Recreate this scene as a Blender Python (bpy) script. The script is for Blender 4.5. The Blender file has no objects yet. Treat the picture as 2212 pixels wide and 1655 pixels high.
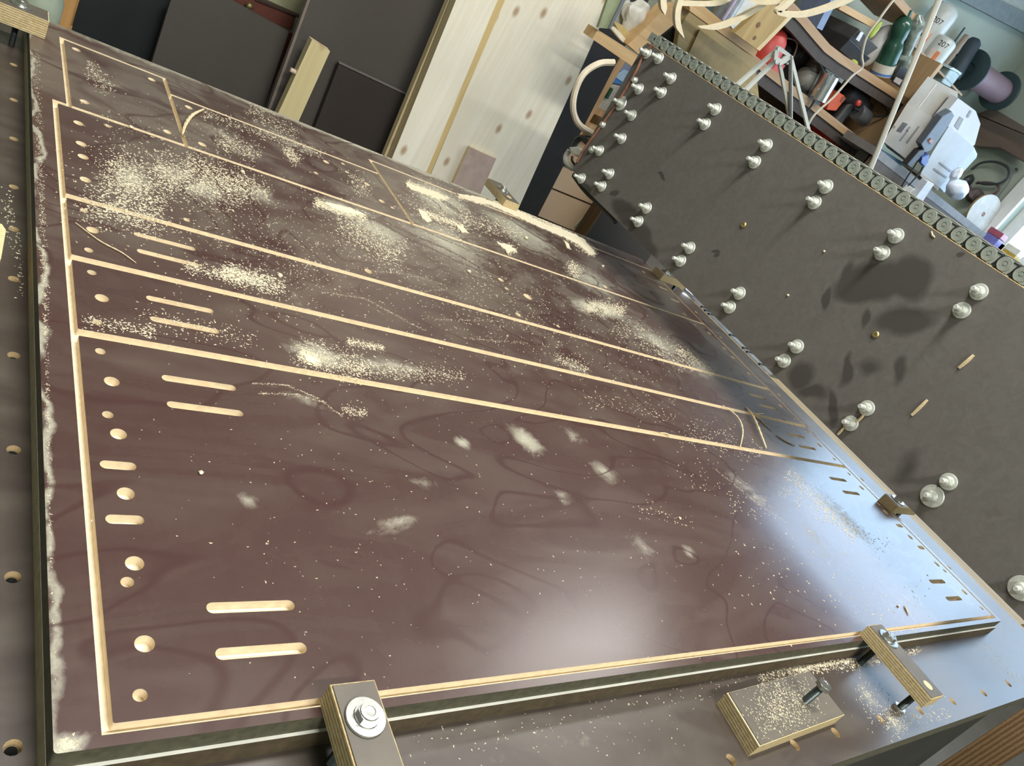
import bpy, bmesh, math, random
from mathutils import Vector, Matrix
from mathutils.geometry import tessellate_polygon
random.seed(7)
SC = bpy.context.scene
COL = SC.collection
# ------------------------------------------------------------------ camera
W_PX, H_PX, F_PX = 2212.0, 1655.0, 1643.268
CAM = Vector((-0.11163, -0.20658, 0.36825))
R0 = Vector((0.75134967, -0.42043915, 0.50863011))     # image right
R1 = Vector((0.15321229, -0.63856019, -0.75416635))    # image down
R2 = Vector((0.641872, 0.64457102, -0.41536554))       # forward
cam_d = bpy.data.cameras.new('camera'); cam = bpy.data.objects.new('camera', cam_d); COL.objects.link(cam)
cam_d.sensor_width = 36.0; cam_d.lens = F_PX / W_PX * 36.0; cam_d.clip_start = 0.01; cam_d.clip_end = 60
M = Matrix.Identity(4)
for i in range(3):
    M[i][0] = R0[i]; M[i][1] = -R1[i]; M[i][2] = -R2[i]; M[i][3] = CAM[i]
cam.matrix_world = M
SC.camera = cam
# ------------------------------------------------------------------ world, lamps, exposure
wd = bpy.data.worlds.new('sky'); SC.world = wd; wd.use_nodes = True
bg = wd.node_tree.nodes['Background']
bg.inputs[0].default_value = (0.62, 0.80, 1.0, 1); bg.inputs[1].default_value = 5.0
def area(name, loc, rot, sx, sy, power, col):
    l = bpy.data.lights.new(name, 'AREA'); l.shape = 'RECTANGLE'; l.size = sx; l.size_y = sy
    l.energy = power; l.color = col
    o = bpy.data.objects.new(name, l); COL.objects.link(o); o.location = loc; o.rotation_euler = rot
    return o
WIN = (-0.75, 1.70, 0.50, 1.62)                                       # y0 y1 z0 z1 of the window in the right wall
area('window_daylight', (4.17, (WIN[0]+WIN[1])/2, (WIN[2]+WIN[3])/2), (0, math.radians(90), 0), WIN[3]-WIN[2], WIN[1]-WIN[0], 11, (0.36, 0.58, 1.0))
area('ceiling_area_light', (0.27, -1.40, 1.66), (0, 0, 0), 1.2, 0.16, 54, (1.0, 0.985, 0.95))
area('ceiling_area_light', (0.50, 0.30, 1.66), (0, 0, 0), 1.2, 0.16, 32, (1.0, 0.985, 0.95))  # added light, brightens the back boards and the middle of the sheet
area('ceiling_area_light', (2.5, 1.0, 1.66), (0, 0, 0), 1.2, 0.16, 16, (1.0, 0.985, 0.95))  # added light for the shelves and boards at the back
SC.cycles.max_bounces = 4; SC.cycles.diffuse_bounces = 3; SC.cycles.glossy_bounces = 2; SC.cycles.use_light_tree = False; SC.cycles.caustics_reflective = False; SC.cycles.caustics_refractive = False
SC.view_settings.view_transform = 'Standard'; SC.view_settings.look = 'None'
SC.view_settings.gamma = 1.0; SC.view_settings.use_curve_mapping = False
SC.view_settings.exposure = 0.36
# ------------------------------------------------------------------ helpers
AX = {'x': 0, 'y': 1, 'z': 2}
def ray(px, py):
    return R0 * ((px - 1106.0) / F_PX) + R1 * ((py - 827.5) / F_PX) + R2
def U(px, py, ax, v):
    """the point of the plane ax = v that stands at this place of the photograph"""
    a = AX[ax]; d = ray(px, py); return CAM + d * ((v - CAM[a]) / d[a])
def s2l(c):
    c = c / 255.0
    return c / 12.92 if c <= 0.04045 else ((c + 0.055) / 1.055) ** 2.4
def rgb(r, g, b): return (s2l(r), s2l(g), s2l(b), 1)

class NT:
    def __init__(s, name):
        s.m = bpy.data.materials.new(name); s.m.use_nodes = True; s.t = s.m.node_tree
        s.b = s.t.nodes['Principled BSDF']
    def n(s, typ, **k):
        nd = s.t.nodes.new(typ)
        for a, b in k.items():
            if a.startswith('i_'):
                key = a[2:]; key = int(key) if key.isdigit() else key
                nd.inputs[key].default_value = b
            else: setattr(nd, a, b)
        return nd
    def l(s, a, b): s.t.links.new(a, b)
    def math(s, op, a, b=None, clamp=False):
        nd = s.n('ShaderNodeMath', operation=op, use_clamp=clamp)
        for i, v in enumerate((a, b)):
            if v is None: continue
            if isinstance(v, (int, float)): nd.inputs[i].default_value = v
            else: s.l(v, nd.inputs[i])
        return nd.outputs[0]
    def mix(s, fac, a, b):
        nd = s.n('ShaderNodeMix', data_type='RGBA')
        for idx, v in ((0, fac), (6, a), (7, b)):
            if isinstance(v, (int, float, tuple)): nd.inputs[idx].default_value = v
            else: s.l(v, nd.inputs[idx])
        return nd.outputs[2]
    def coords(s, scale=(1, 1, 1), rot=(0, 0, 0)):
        tc = s.n('ShaderNodeTexCoord'); mp = s.n('ShaderNodeMapping')
        s.l(tc.outputs['Object'], mp.inputs[0]); mp.inputs['Scale'].default_value = scale; mp.inputs['Rotation'].default_value = rot
        return mp.outputs[0]
    def noise(s, vec, scale, detail=3, rough=0.55, dist=0.0):
        nd = s.n('ShaderNodeTexNoise'); nd.inputs['Scale'].default_value = scale
        nd.inputs['Detail'].default_value = detail; nd.inputs['Roughness'].default_value = rough
        nd.inputs['Distortion'].default_value = dist
        s.l(vec, nd.inputs['Vector']); return nd.outputs['Fac']
    def ramp(s, fac, p0, p1, c0=(0, 0, 0, 1), c1=(1, 1, 1, 1)):
        nd = s.n('ShaderNodeValToRGB'); e = nd.color_ramp.elements
        e[0].position = p0; e[1].position = p1; e[0].color = c0; e[1].color = c1
        s.l(fac, nd.inputs[0]); return nd.outputs[0]
    def bump(s, h, strength, dist=0.001):
        nd = s.n('ShaderNodeBump'); nd.inputs['Strength'].default_value = strength; nd.inputs['Distance'].default_value = dist
        s.l(h, nd.inputs['Height']); s.l(nd.outputs[0], s.b.inputs['Normal'])

def plain(name, c, rough=0.5, metal=0.0, var=0.12, scale=30, stretch=(1, 1, 1), bump=0.0, **k):
    t = NT(name); v = t.coords(stretch); nz = t.noise(v, scale)
    lo = tuple(x * (1 - var) for x in c[:3]) + (1,); hi = tuple(min(1, x * (1 + var)) for x in c[:3]) + (1,)
    t.l(t.ramp(nz, 0.3, 0.7, lo, hi), t.b.inputs['Base Color'])
    t.b.inputs['Roughness'].default_value = rough; t.b.inputs['Metallic'].default_value = metal
    if bump: t.bump(nz, bump)
    for a, b in k.items(): t.b.inputs[a.replace('_', ' ')].default_value = b
    return t.m

def wood(name, c, dark, scale=1.0, axis='z', knots=0.0, rough=0.6):
    """timber with grain along one axis and, if asked, knots"""
    t = NT(name); st = {'x': (1.2, 26, 26), 'y': (26, 1.2, 26), 'z': (26, 26, 1.2)}[axis]
    v = t.coords(tuple(q * scale for q in st)); nz = t.noise(v, 1.6, 4, 0.6, 0.6)
    col = t.ramp(nz, 0.32, 0.72, dark, c)
    if knots:
        kt = t.n('ShaderNodeTexCoord'); ks = t.n('ShaderNodeSeparateXYZ'); t.l(kt.outputs['Object'], ks.inputs[0]); kc = t.n('ShaderNodeCombineXYZ')
        t.l(t.math('MULTIPLY', ks.outputs[0], 7.0), kc.inputs[0]); t.l(t.math('MULTIPLY', ks.outputs[2], 4.2), kc.inputs[1])
        vo = t.n('ShaderNodeTexVoronoi', voronoi_dimensions='2D'); vo.inputs['Scale'].default_value = 1.0; t.l(kc.outputs[0], vo.inputs['Vector'])
        kn = t.ramp(vo.outputs['Distance'], 0.03, 0.085, (1, 1, 1, 1), (0, 0, 0, 1))
        km = t.math('MULTIPLY', kn, knots)
        col = t.mix(km, col, rgb(158, 118, 76))
    t.l(col, t.b.inputs['Base Color']); t.b.inputs['Roughness'].default_value = rough
    t.bump(nz, 0.12)
    return t.m

def ply_edge(name, light, dark, pitch=0.0028, axis=(0, 0, 1), rough=0.75):
    """the cut edge of plywood: thin plies alternating across the board"""
    t = NT(name); tc = t.n('ShaderNodeTexCoord'); sp = t.n('ShaderNodeVectorMath', operation='DOT_PRODUCT'); t.l(tc.outputs['Object'], sp.inputs[0]); sp.inputs[1].default_value = axis
    w = t.math('SINE', t.math('MULTIPLY', sp.outputs['Value'], 2 * math.pi / pitch))
    nz = t.noise(t.coords((1, 1, 1)), 260, 3)
    f = t.math('ADD', t.math('MULTIPLY', w, 0.35), nz)
    t.l(t.ramp(f, 0.25, 0.75, dark, light), t.b.inputs['Base Color']); t.b.inputs['Roughness'].default_value = rough
    t.bump(nz, 0.3)
    return t.m

def film(name, c, c2, rough, dust_c, ellipses=(), clean=(), base_dust=0.0, swirl=0.0, grain=(0, 0), haze=None):
    """film-faced plywood: dark resin film, fine screen grain, wiped and settled sawdust (ellipses) and wiped-clean marks"""
    t = NT(name); v = t.coords()
    g = t.noise(t.coords((220, 40, 40) if grain[0] == 0 else (40, 220, 40)), 1.0, 2)
    big = t.noise(v, 5.0, 4, 0.6, 0.4)
    fn = t.noise(v, 420, 2, 0.7); mid = t.noise(v, 60, 4, 0.65, 1.2)
    col = t.mix(t.math('ADD', t.math('ADD', t.math('MULTIPLY', g, 0.3), t.math('MULTIPLY', big, 0.4)), t.math('MULTIPLY', fn, 0.3)), c, c2)
    warp = t.n('ShaderNodeTexNoise'); warp.inputs['Scale'].default_value = 14; warp.inputs['Detail'].default_value = 3; t.l(v, warp.inputs['Vector'])
    wv = t.n('ShaderNodeVectorMath', operation='SUBTRACT'); t.l(warp.outputs['Color'], wv.inputs[0]); wv.inputs[1].default_value = (.5, .5, .5)
    ws = t.n('ShaderNodeVectorMath', operation='SCALE'); t.l(wv.outputs[0], ws.inputs[0]); ws.inputs['Scale'].default_value = 0.045
    wa = t.n('ShaderNodeVectorMath', operation='ADD'); tc = t.n('ShaderNodeTexCoord'); t.l(tc.outputs['Object'], wa.inputs[0]); t.l(ws.outputs[0], wa.inputs[1])
    def masks(lst):
        out = None
        for (loc, rot, scl, k) in lst:
            mp = t.n('ShaderNodeMapping', vector_type='TEXTURE'); t.l(wa.outputs[0], mp.inputs[0])
            mp.inputs['Location'].default_value = loc; mp.inputs['Rotation'].default_value = rot; mp.inputs['Scale'].default_value = scl
            gr = t.n('ShaderNodeTexGradient', gradient_type='SPHERICAL'); t.l(mp.outputs[0], gr.inputs[0])
            m = t.math('MULTIPLY', gr.outputs['Fac'], k)
            out = m if out is None else t.math('MAXIMUM', out, m)
        return out
    d = None
    if ellipses:
        d = masks(ellipses)
        strk = t.noise(t.coords((1.0, 1.0, 1)), 34, 5, 0.7, 2.6)
        e = t.math('ADD', d, t.math('MULTIPLY', t.math('SUBTRACT', strk, 0.5), 0.9))
        e = t.ramp(e, 0.16, 0.52)
        d = t.math('MULTIPLY', t.math('MULTIPLY', e, t.math('ADD', 0.25, d)), t.math('ADD', 0.30, t.math('MULTIPLY', fn, 0.9)), True)
        d = t.math('MULTIPLY', d, 0.72)
    if swirl:
        sw = t.noise(t.coords((1.0, 2.6, 1)), 5.5, 3, 0.5, 1.6)
        s2 = t.ramp(sw, 0.42, 0.78); sd = t.math('MULTIPLY', s2, swirl)
        d = sd if d is None else t.math('MAXIMUM', d, sd)
    if base_dust:
        bd = t.math('MULTIPLY', t.math('ADD', 0.5, t.math('MULTIPLY', mid, 1.0)), base_dust)
        d = bd if d is None else t.math('ADD', d, bd, True)
    if haze:
        sp = t.n('ShaderNodeSeparateXYZ'); t.l(tc.outputs['Object'], sp.inputs[0])
        hg = t.ramp(sp.outputs[1], haze[0], haze[1]); hp = t.ramp(t.noise(t.coords((1.0, 1.3, 1)), 6.5, 3, 0.55, 1.8), 0.44, 0.58)
        hm = t.math('MULTIPLY', t.math('MULTIPLY', t.math('MULTIPLY', hg, haze[2]), t.math('ADD', 0.15, hp)), t.math('ADD', 0.10, t.math('MULTIPLY', fn, 1.7)))
        d = t.math('ADD', d, hm, True)
        ln = t.noise(t.coords((1.0, 1.5, 1)), 5.0, 1, 0.4, 1.6)
        lm_ = t.ramp(t.math('ABSOLUTE', t.math('SUBTRACT', ln, 0.5)), 0.004, 0.022, (.25, .25, .25, 1), (1, 1, 1, 1))
        d = t.math('MULTIPLY', d, lm_)
    if clean:
        cm = t.math('MULTIPLY', masks(clean), 4.0, True)
        d = t.math('MULTIPLY', d, t.math('SUBTRACT', 1.0, cm, True))
    if d is not None:
        col = t.mix(d, col, dust_c)
        r = t.math('ADD', rough, t.math('MULTIPLY', d, 0.55), True)
        t.l(r, t.b.inputs['Roughness'])
    else: t.b.inputs['Roughness'].default_value = rough
    t.l(col, t.b.inputs['Base Color'])
    return t.m

class MB:
    """collects faces for one mesh"""
    def __init__(s): s.v = []; s.f = []; s.mi = []
    def add(s, vs, fs, m=0):
        k = len(s.v); s.v += [tuple(q) for q in vs]; s.f += [tuple(k + i for i in f) for f in fs]; s.mi += [m] * len(fs) if isinstance(m, int) else list(m)
    def box(s, x0, y0, z0, x1, y1, z1, m=0, mt=None):
        vs = [(x0, y0, z0), (x1, y0, z0), (x1, y1, z0), (x0, y1, z0), (x0, y0, z1), (x1, y0, z1), (x1, y1, z1), (x0, y1, z1)]
        fs = [(0, 3, 2, 1), (4, 5, 6, 7), (0, 1, 5, 4), (1, 2, 6, 5), (2, 3, 7, 6), (3, 0, 4, 7)]
        s.add(vs, fs, [m, m if mt is None else mt, m, m, m, m])
    def hexa(s, a, b, m=0):
        """a, b: two loops of equal length joined to a solid"""
        n = len(a); vs = list(a) + list(b)
        fs = [tuple(range(n - 1, -1, -1)), tuple(range(n, 2 * n))] + [(i, (i + 1) % n, n + (i + 1) % n, n + i) for i in range(n)]
        s.add(vs, fs, m)
    def poly(s, loop, off, m=0, ms=None):
        """planar loop (may be concave) pushed by vector off"""
        off = Vector(off); lp = [Vector(p) for p in loop]; n = len(lp)
        tr = tessellate_polygon([lp]); vs = lp + [p + off for p in lp]
        fs = [tuple(f) for f in tr] + [tuple(n + i for i in reversed(f)) for f in tr]
        k = len(fs); fs += [(i, (i + 1) % n, n + (i + 1) % n, n + i) for i in range(n)]
        s.add(vs, fs, [m] * k + [m if ms is None else ms] * n)
    def frame(s, p0, p1):
        d = (Vector(p1) - Vector(p0)); L = d.length; d = d / L if L > 1e-9 else Vector((0, 0, 1))
        a = Vector((0, 0, 1)) if abs(d.z) < 0.9 else Vector((1, 0, 0))
        u = d.cross(a).normalized(); w = d.cross(u).normalized(); return d, u, w
    def cyl(s, p0, p1, r0, r1=None, n=16, m=0, caps=True):
        r1 = r0 if r1 is None else r1; d, u, w = s.frame(p0, p1); p0 = Vector(p0); p1 = Vector(p1); k = len(s.v)
        for p, r in ((p0, r0), (p1, r1)):
            for i in range(n):
                a = 2 * math.pi * i / n; s.v.append(tuple(p + u * (r * math.cos(a)) + w * (r * math.sin(a))))
        for i in range(n): s.f.append((k + i, k + (i + 1) % n, k + n + (i + 1) % n, k + n + i)); s.mi.append(m)
        if caps:
            s.f.append(tuple(k + i for i in range(n - 1, -1, -1))); s.f.append(tuple(k + n + i for i in range(n))); s.mi += [m, m]
    def lathe(s, p, axis, prof, n=20, m=0):
        """prof: (radius, height) along axis from p"""
        p = Vector(p); d, u, w = s.frame((0, 0, 0), axis); k = len(s.v)
        for r, h in prof:
            for i in range(n):
                a = 2 * math.pi * i / n; s.v.append(tuple(p + d * h + u * (r * math.cos(a)) + w * (r * math.sin(a))))
        for j in range(len(prof) - 1):
            mm = m[j] if isinstance(m, (list, tuple)) else m
            for i in range(n):
                s.f.append((k + j * n + i, k + j * n + (i + 1) % n, k + (j + 1) * n + (i + 1) % n, k + (j + 1) * n + i)); s.mi.append(mm)
        m0 = m[0] if isinstance(m, (list, tuple)) else m; m1 = m[-1] if isinstance(m, (list, tuple)) else m
        s.f.append(tuple(k + i for i in range(n - 1, -1, -1))); s.mi.append(m0)
        q = k + (len(prof) - 1) * n; s.f.append(tuple(q + i for i in range(n))); s.mi.append(m1)
    def tube(s, pts, r, n=8, m=0):
        pts = [Vector(p) for p in pts]; k = len(s.v); N = len(pts)
        ref = None
        for j, p in enumerate(pts):
            d = (pts[min(j + 1, N - 1)] - pts[max(j - 1, 0)]).normalized()
            if ref is None: ref = Vector((0, 0, 1)) if abs(d.z) < 0.9 else Vector((1, 0, 0))
            u = (ref - d * ref.dot(d)).normalized(); w = d.cross(u); ref = u
            rr = r(j / (N - 1)) if callable(r) else r
            for i in range(n):
                a = 2 * math.pi * i / n; s.v.append(tuple(p + u * (rr * math.cos(a)) + w * (rr * math.sin(a))))
        for j in range(N - 1):
            for i in range(n): s.f.append((k + j * n + i, k + j * n + (i + 1) % n, k + (j + 1) * n + (i + 1) % n, k + (j + 1) * n + i)); s.mi.append(m)
        s.f.append(tuple(k + i for i in range(n - 1, -1, -1))); s.f.append(tuple(k + (N - 1) * n + i for i in range(n))); s.mi += [m, m]
    def build(s, name, mats, parent=None, smooth=False, origin=None, bevel=0.0):
        me = bpy.data.meshes.new(name)
        o0 = Vector(origin) if origin is not None else Vector((0, 0, 0))
        me.from_pydata([tuple(Vector(v) - o0) for v in s.v], [], s.f)
        mats = mats if isinstance(mats, (list, tuple)) else [mats]
        for m in mats: me.materials.append(m)
        me.polygons.foreach_set('material_index', s.mi)
        bm = bmesh.new(); bm.from_mesh(me); bmesh.ops.recalc_face_normals(bm, faces=bm.faces)
        if bevel:
            bmesh.ops.bevel(bm, geom=[e for e in bm.edges if len(e.link_faces) == 2 and e.calc_face_angle(0) > 0.6], offset=bevel, segments=2, affect='EDGES', profile=0.6)
        if smooth:
            for f in bm.faces: f.smooth = True
            for e in bm.edges:
                if len(e.link_faces) == 2 and e.calc_face_angle(0) > 0.7: e.smooth = False
        bm.to_mesh(me); bm.free()
        o = bpy.data.objects.new(name, me); COL.objects.link(o); o.location = o0
        if parent is not None:
            o.parent = parent; o.matrix_parent_inverse = Matrix.Translation(-Vector(parent.location)) if parent.rotation_euler.to_matrix() == Matrix.Identity(3) else parent.matrix_basis.inverted()
        return o
def tag(o, label, cat, group=None):
    o['label'] = label; o['category'] = cat
    if group: o['group'] = group
    return o
def struct(o, label=None):
    o['kind'] = 'structure'
    if label: o['label'] = label; o['category'] = 'structure'
    return o
def thing(name, label, cat, loc, group=None):
    o = bpy.data.objects.new(name, None); COL.objects.link(o); o.location = loc; o.empty_display_size = 0.02
    return tag(o, label, cat, group)
def pxpoly(pts, ax, v): return [U(p[0], p[1], ax, v) for p in pts]
def slab(name, pts, ax, v, depth, mats, parent=None, m=0, ms=None, bevel=0.0):
    """a board whose front stands in the plane ax = v, with its own thickness"""
    b = MB(); off = Vector((0, 0, 0))
    if isinstance(depth, tuple): off = Vector(depth)
    else: off[AX[ax]] = depth
    b.poly(pxpoly(pts, ax, v), off, m, ms); lp = b.v[0]
    return b.build(name, mats, parent, origin=lp, bevel=bevel)
def circ(x, y, r, n=18): return [(x + r * math.cos(2 * math.pi * i / n), y + r * math.sin(2 * math.pi * i / n)) for i in range(n)]
def slot(x0, y0, x1, y1, r, n=8):
    a = math.atan2(y1 - y0, x1 - x0); out = []
    for i in range(n + 1): t = a + math.pi / 2 + math.pi * i / n; out.append((x0 + r * math.cos(t), y0 + r * math.sin(t)))
    for i in range(n + 1): t = a - math.pi / 2 + math.pi * i / n; out.append((x1 + r * math.cos(t), y1 + r * math.sin(t)))
    return out
def rect(x0, y0, x1, y1, r=0.0):
    if not r: return [(x0, y0), (x1, y0), (x1, y1), (x0, y1)]
    out = []
    for cx, cy, a in ((x1 - r, y0 + r, -90), (x1 - r, y1 - r, 0), (x0 + r, y1 - r, 90), (x0 + r, y0 + r, 180)):
        for i in range(4): t = math.radians(a + 30 * i); out.append((cx + r * math.cos(t), cy + r * math.sin(t)))
    return out
def plate(mb, outline, holes, z0, z1, mtop=0, mside=1, mbot=1, mhole=None):
    """a board lying flat with holes cut right through"""
    loops = [outline] + holes; mhole = mside if mhole is None else mhole
    flat = [p for l in loops for p in l]
    tr = tessellate_polygon([[Vector((p[0], p[1], 0)) for p in l] for l in loops])
    mb.add([(p[0], p[1], z1) for p in flat], [tuple(f) for f in tr], mtop)
    mb.add([(p[0], p[1], z0) for p in flat], [tuple(f) for f in tr], mbot)
    for k, l in enumerate(loops):
        n = len(l); vs = [(p[0], p[1], z0) for p in l] + [(p[0], p[1], z1) for p in l]
        mb.add(vs, [(i, (i + 1) % n, n + (i + 1) % n, n + i) for i in range(n)], mside if k == 0 else mhole)
def arc(pts, n=24):
    """smooth curve through points (Catmull-Rom)"""
    P = [Vector(p) for p in pts]; P = [P[0] * 2 - P[1]] + P + [P[-1] * 2 - P[-2]]; out = []
    segs = len(P) - 3; per = max(2, n // segs)
    for s in range(segs):
        p0, p1, p2, p3 = P[s:s + 4]
        for i in range(per):
            t = i / per
            out.append(0.5 * ((2 * p1) + (p2 - p0) * t + (2 * p0 - 5 * p1 + 4 * p2 - p3) * t * t + (3 * p1 - p0 - 3 * p2 + p3) * t ** 3))
    out.append(P[-2]); return out
# ------------------------------------------------------------------ materials
DUSTC = rgb(194, 192, 170)
def ell(px, py, rx, ry, ang, k, z=0.0):
    c = U(px, py, 'z', z); a = math.radians(ang)
    va = U(px + rx * math.cos(a), py + rx * math.sin(a), 'z', z) - c
    vb = U(px - ry * math.sin(a), py + ry * math.cos(a), 'z', z) - c
    la = va.length; th = math.atan2(va.y, va.x); lb = abs(-math.sin(th) * vb.x + math.cos(th) * vb.y)
    return (tuple(c), (0, 0, th), (la, max(lb, 0.004), 1.0), k)
SMEAR = [ell(*e) for e in (
    (290, 390, 80, 60, 20, .55), (440, 400, 140, 42, 16, .7), (570, 420, 60, 30, 20, .5), (735, 452, 80, 18, 22, .8), (820, 500, 130, 55, 30, .6),
    (960, 520, 150, 70, 25, .62), (950, 430, 120, 50, 28, .8), (1120, 500, 140, 40, 30, .75), (1270, 600, 120, 40, 38, .55), (1290, 665, 80, 24, 10, .9),
    (1420, 740, 160, 40, 38, .55), (1520, 800, 70, 25, 35, .5), (550, 600, 110, 28, 22, .55), (640, 640, 70, 22, 60, .3), (700, 770, 120, 34, 20, .7), (840, 790, 170, 26, 8, .5),
    (1230, 790, 120, 26, 20, .4), (1000, 955, 34, 22, 30, .75), (1130, 950, 70, 26, 40, .8), (1240, 945, 44, 22, 40, .5), (1300, 1020, 26, 48, -20, .6), (1220, 1070, 26, 26, 0, .65),
    (860, 1140, 100, 22, -12, .5), (910, 1050, 40, 24, 40, .35), (540, 1070, 40, 30, 20, .45), (680, 930, 70, 46, 50, .22), (640, 850, 90, 18, 20, .4), (1380, 1180, 60, 30, 60, .4), (1490, 1190, 24, 20, 0, .6),
    (1620, 1060, 120, 22, 40, .45), (1830, 1120, 150, 26, 46, .5), (1760, 1160, 150, 30, 46, .35), (480, 290, 120, 30, 20, .4), (620, 300, 160, 26, 22, .45), (240, 180, 90, 40, 40, .25))]
SMEAR += [((-0.0225, 0.45, 0), (0, 0, 0), (0.0048, 1.3, 1), .75), ((-0.02, -0.005, 0), (0, 0, .5), (0.02, 0.012, 1), 1.1), ((0.55, 1.004, 0), (0, 0, 0), (1.0, 0.02, 1), .8)]
M_SHEET = film('red_brown_film_plywood', rgb(54, 35, 32), rgb(74, 49, 46), 0.26, DUSTC, SMEAR, base_dust=0.02, swirl=0.05, haze=(0.25, 0.72, 0.11))
M_BED = film('black_brown_film_plywood', rgb(47, 37, 33), rgb(61, 48, 44), 0.33, DUSTC,
             [ell(1880, 1500, 60, 22, 50, .5, -.028), ell(1930, 1560, 50, 24, 50, .5, -.028), ell(1250, 1600, 200, 50, -10, .22, -.028), ell(1720, 1440, 130, 16, -10, .4, -.028)], base_dust=0.035, swirl=0.08)
def pell(px, py, rx, ry, ang, k):
    c = U(px, py, 'x', .974); a = math.radians(ang)
    va = U(px + rx * math.cos(a), py + rx * math.sin(a), 'x', .974) - c
    vb = U(px - ry * math.sin(a), py + ry * math.cos(a), 'x', .974) - c
    th = math.atan2(va.z, va.y); lb = abs(-math.sin(th) * vb.y + math.cos(th) * vb.z)
    return (tuple(c), (th, 0, 0), (1.0, va.length, max(lb, .003)), k)
CLEAN = [pell(*e) for e in ((1890, 610, 110, 50, -8, .9), (1960, 600, 60, 60, 0, .8), (1830, 600, 16, 40, 5, .6), (1790, 640, 12, 34, 5, .8), (1950, 690, 90, 38, -10, .55), (1870, 690, 12, 26, 0, .5),
    (1945, 800, 18, 36, 5, .5), (1880, 795, 40, 18, 10, .35), (1730, 815, 40, 40, 0, .6), (1760, 850, 50, 20, 0, .5), (1830, 800, 14, 44, 5, .6), (1800, 880, 12, 46, 5, .6), (1545, 548, 10, 5, 0, .9), (1547, 558, 6, 9, 20, .9),
    (1330, 415, 16, 9, 0, .9), (1350, 460, 44, 26, 40, .7), (1380, 500, 40, 24, 40, .7), (1400, 530, 36, 20, 40, .6), (1260, 400, 30, 12, 45, .7), (1430, 380, 14, 4, 40, .8), (2060, 563, 14, 7, -30, .9), (1960, 1010, 40, 50, 30, .3))]
M_PANEL = film('dusty_black_gantry_plywood', rgb(66, 63, 60), rgb(80, 76, 72), 0.5, rgb(180, 176, 166), [], CLEAN, base_dust=0.18, grain=(1, 0))
M_BLACKFILM = film('dark_grey_film_plywood', rgb(66, 61, 57), rgb(80, 74, 70), 0.5, rgb(150, 142, 130), base_dust=0.06)
M_GROOVE = plain('routed_birch', rgb(228, 212, 182), 0.8, var=0.10, scale=160, bump=0.3)
M_BIRCH = plain('birch_veneer', rgb(214, 188, 142), 0.75, var=0.12, scale=120, bump=0.2)
M_PLYE = ply_edge('plywood_edge', rgb(212, 196, 154), rgb(164, 140, 96))
M_PLYE_DARK = plain('painted_plywood_edge', rgb(80, 77, 60), .7, var=.3, scale=200)
M_PLYE_TAN = plain('spoilboard_edge', rgb(164, 152, 120), .8, var=.15, scale=120)
M_ZINC = plain('zinc_plated_steel', rgb(205, 205, 200), 0.28, 1.0, var=0.08, scale=300)
M_ZINCD = plain('dull_zinc', rgb(218, 222, 212), 0.38, 0.45, var=0.10, scale=200)
M_STEEL = plain('blued_steel', rgb(96, 104, 104), 0.35, 0.9, var=0.1, scale=200)
M_BRASS = plain('yellow_passivated_screw', rgb(176, 158, 104), 0.4, 0.8)
M_DUST = plain('sawdust', rgb(212, 201, 172), 0.95, var=0.12, scale=400)
M_CHIP = plain('wood_shaving', rgb(214, 194, 154), 0.8, var=0.2, scale=300)
M_BLACKP = plain('black_plastic', rgb(34, 36, 36), 0.5)
M_CHAIN = plain('grey_dusty_nylon', rgb(138, 146, 136), 0.6, var=0.2, scale=160)
M_CHAIND = plain('chain_body_nylon', rgb(92, 97, 90), 0.7)
M_WHITE = plain('white_paint', rgb(222, 224, 218), 0.4)
M_BROWNW = wood('brown_timber', rgb(140, 104, 66), rgb(106, 76, 46), axis='z')
# ------------------------------------------------------------------ room
b = MB(); b.box(-2.2, -2.4, -1.0, 4.2, 2.4, -0.95)
struct(b.build('floor', plain('concrete_floor', rgb(104, 100, 94), 0.8, scale=6)))
M_WALL = plain('grey_green_wall_paint', rgb(166, 174, 160), 0.85, var=0.05, scale=4)
b = MB(); b.box(-2.2, 2.2, -0.95, 4.2, 2.4, 1.75)
struct(b.build('wall_back', M_WALL))
b = MB(); b.box(-2.2, -2.4, -0.95, 4.2, -2.2, 1.75)
struct(b.build('wall_front', M_WALL))
b = MB(); b.box(-2.2, -2.2, -0.95, -2.0, 2.2, 1.75)
struct(b.build('wall_left', M_WALL))
b = MB(); y0, y1, z0, z1 = WIN
b.box(4.0, -2.2, -0.95, 4.2, 2.2, z0); b.box(4.0, -2.2, z1, 4.2, 2.2, 1.75); b.box(4.0, -2.2, z0, 4.2, y0, z1); b.box(4.0, y1, z0, 4.2, 2.2, z1)
struct(b.build('wall_right', M_WALL))
b = MB(); b.box(-2.2, -2.4, 1.75, 4.2, 2.4, 1.85)
struct(b.build('ceiling', plain('white_ceiling', rgb(206, 204, 196), 0.85, var=0.04, scale=4)))
M_WFRAME = plain('white_window_frame', rgb(226, 226, 222), 0.4, var=0.04)
b = MB()
for yy in (y0, y1 - 0.06, 0.4): b.box(4.06, yy, z0, 4.12, yy + 0.06, z1)
b.box(4.06, y0, z0, 4.12, y1, z0 + 0.06); b.box(4.06, y0, z1 - 0.06, 4.12, y1, z1)
wf = struct(b.build('window_1', M_WFRAME))
gm = bpy.data.materials.new('window_glass'); gm.use_nodes = True
gb = gm.node_tree.nodes; gb.remove(gb['Principled BSDF'])
tr = gb.new('ShaderNodeBsdfTransparent'); tr.inputs[0].default_value = (0.94, 0.97, 0.98, 1); gl = gb.new('ShaderNodeBsdfGlossy'); gl.inputs['Roughness'].default_value = 0.03
mx = gb.new('ShaderNodeMixShader'); mx.inputs[0].default_value = 0.06
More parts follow.
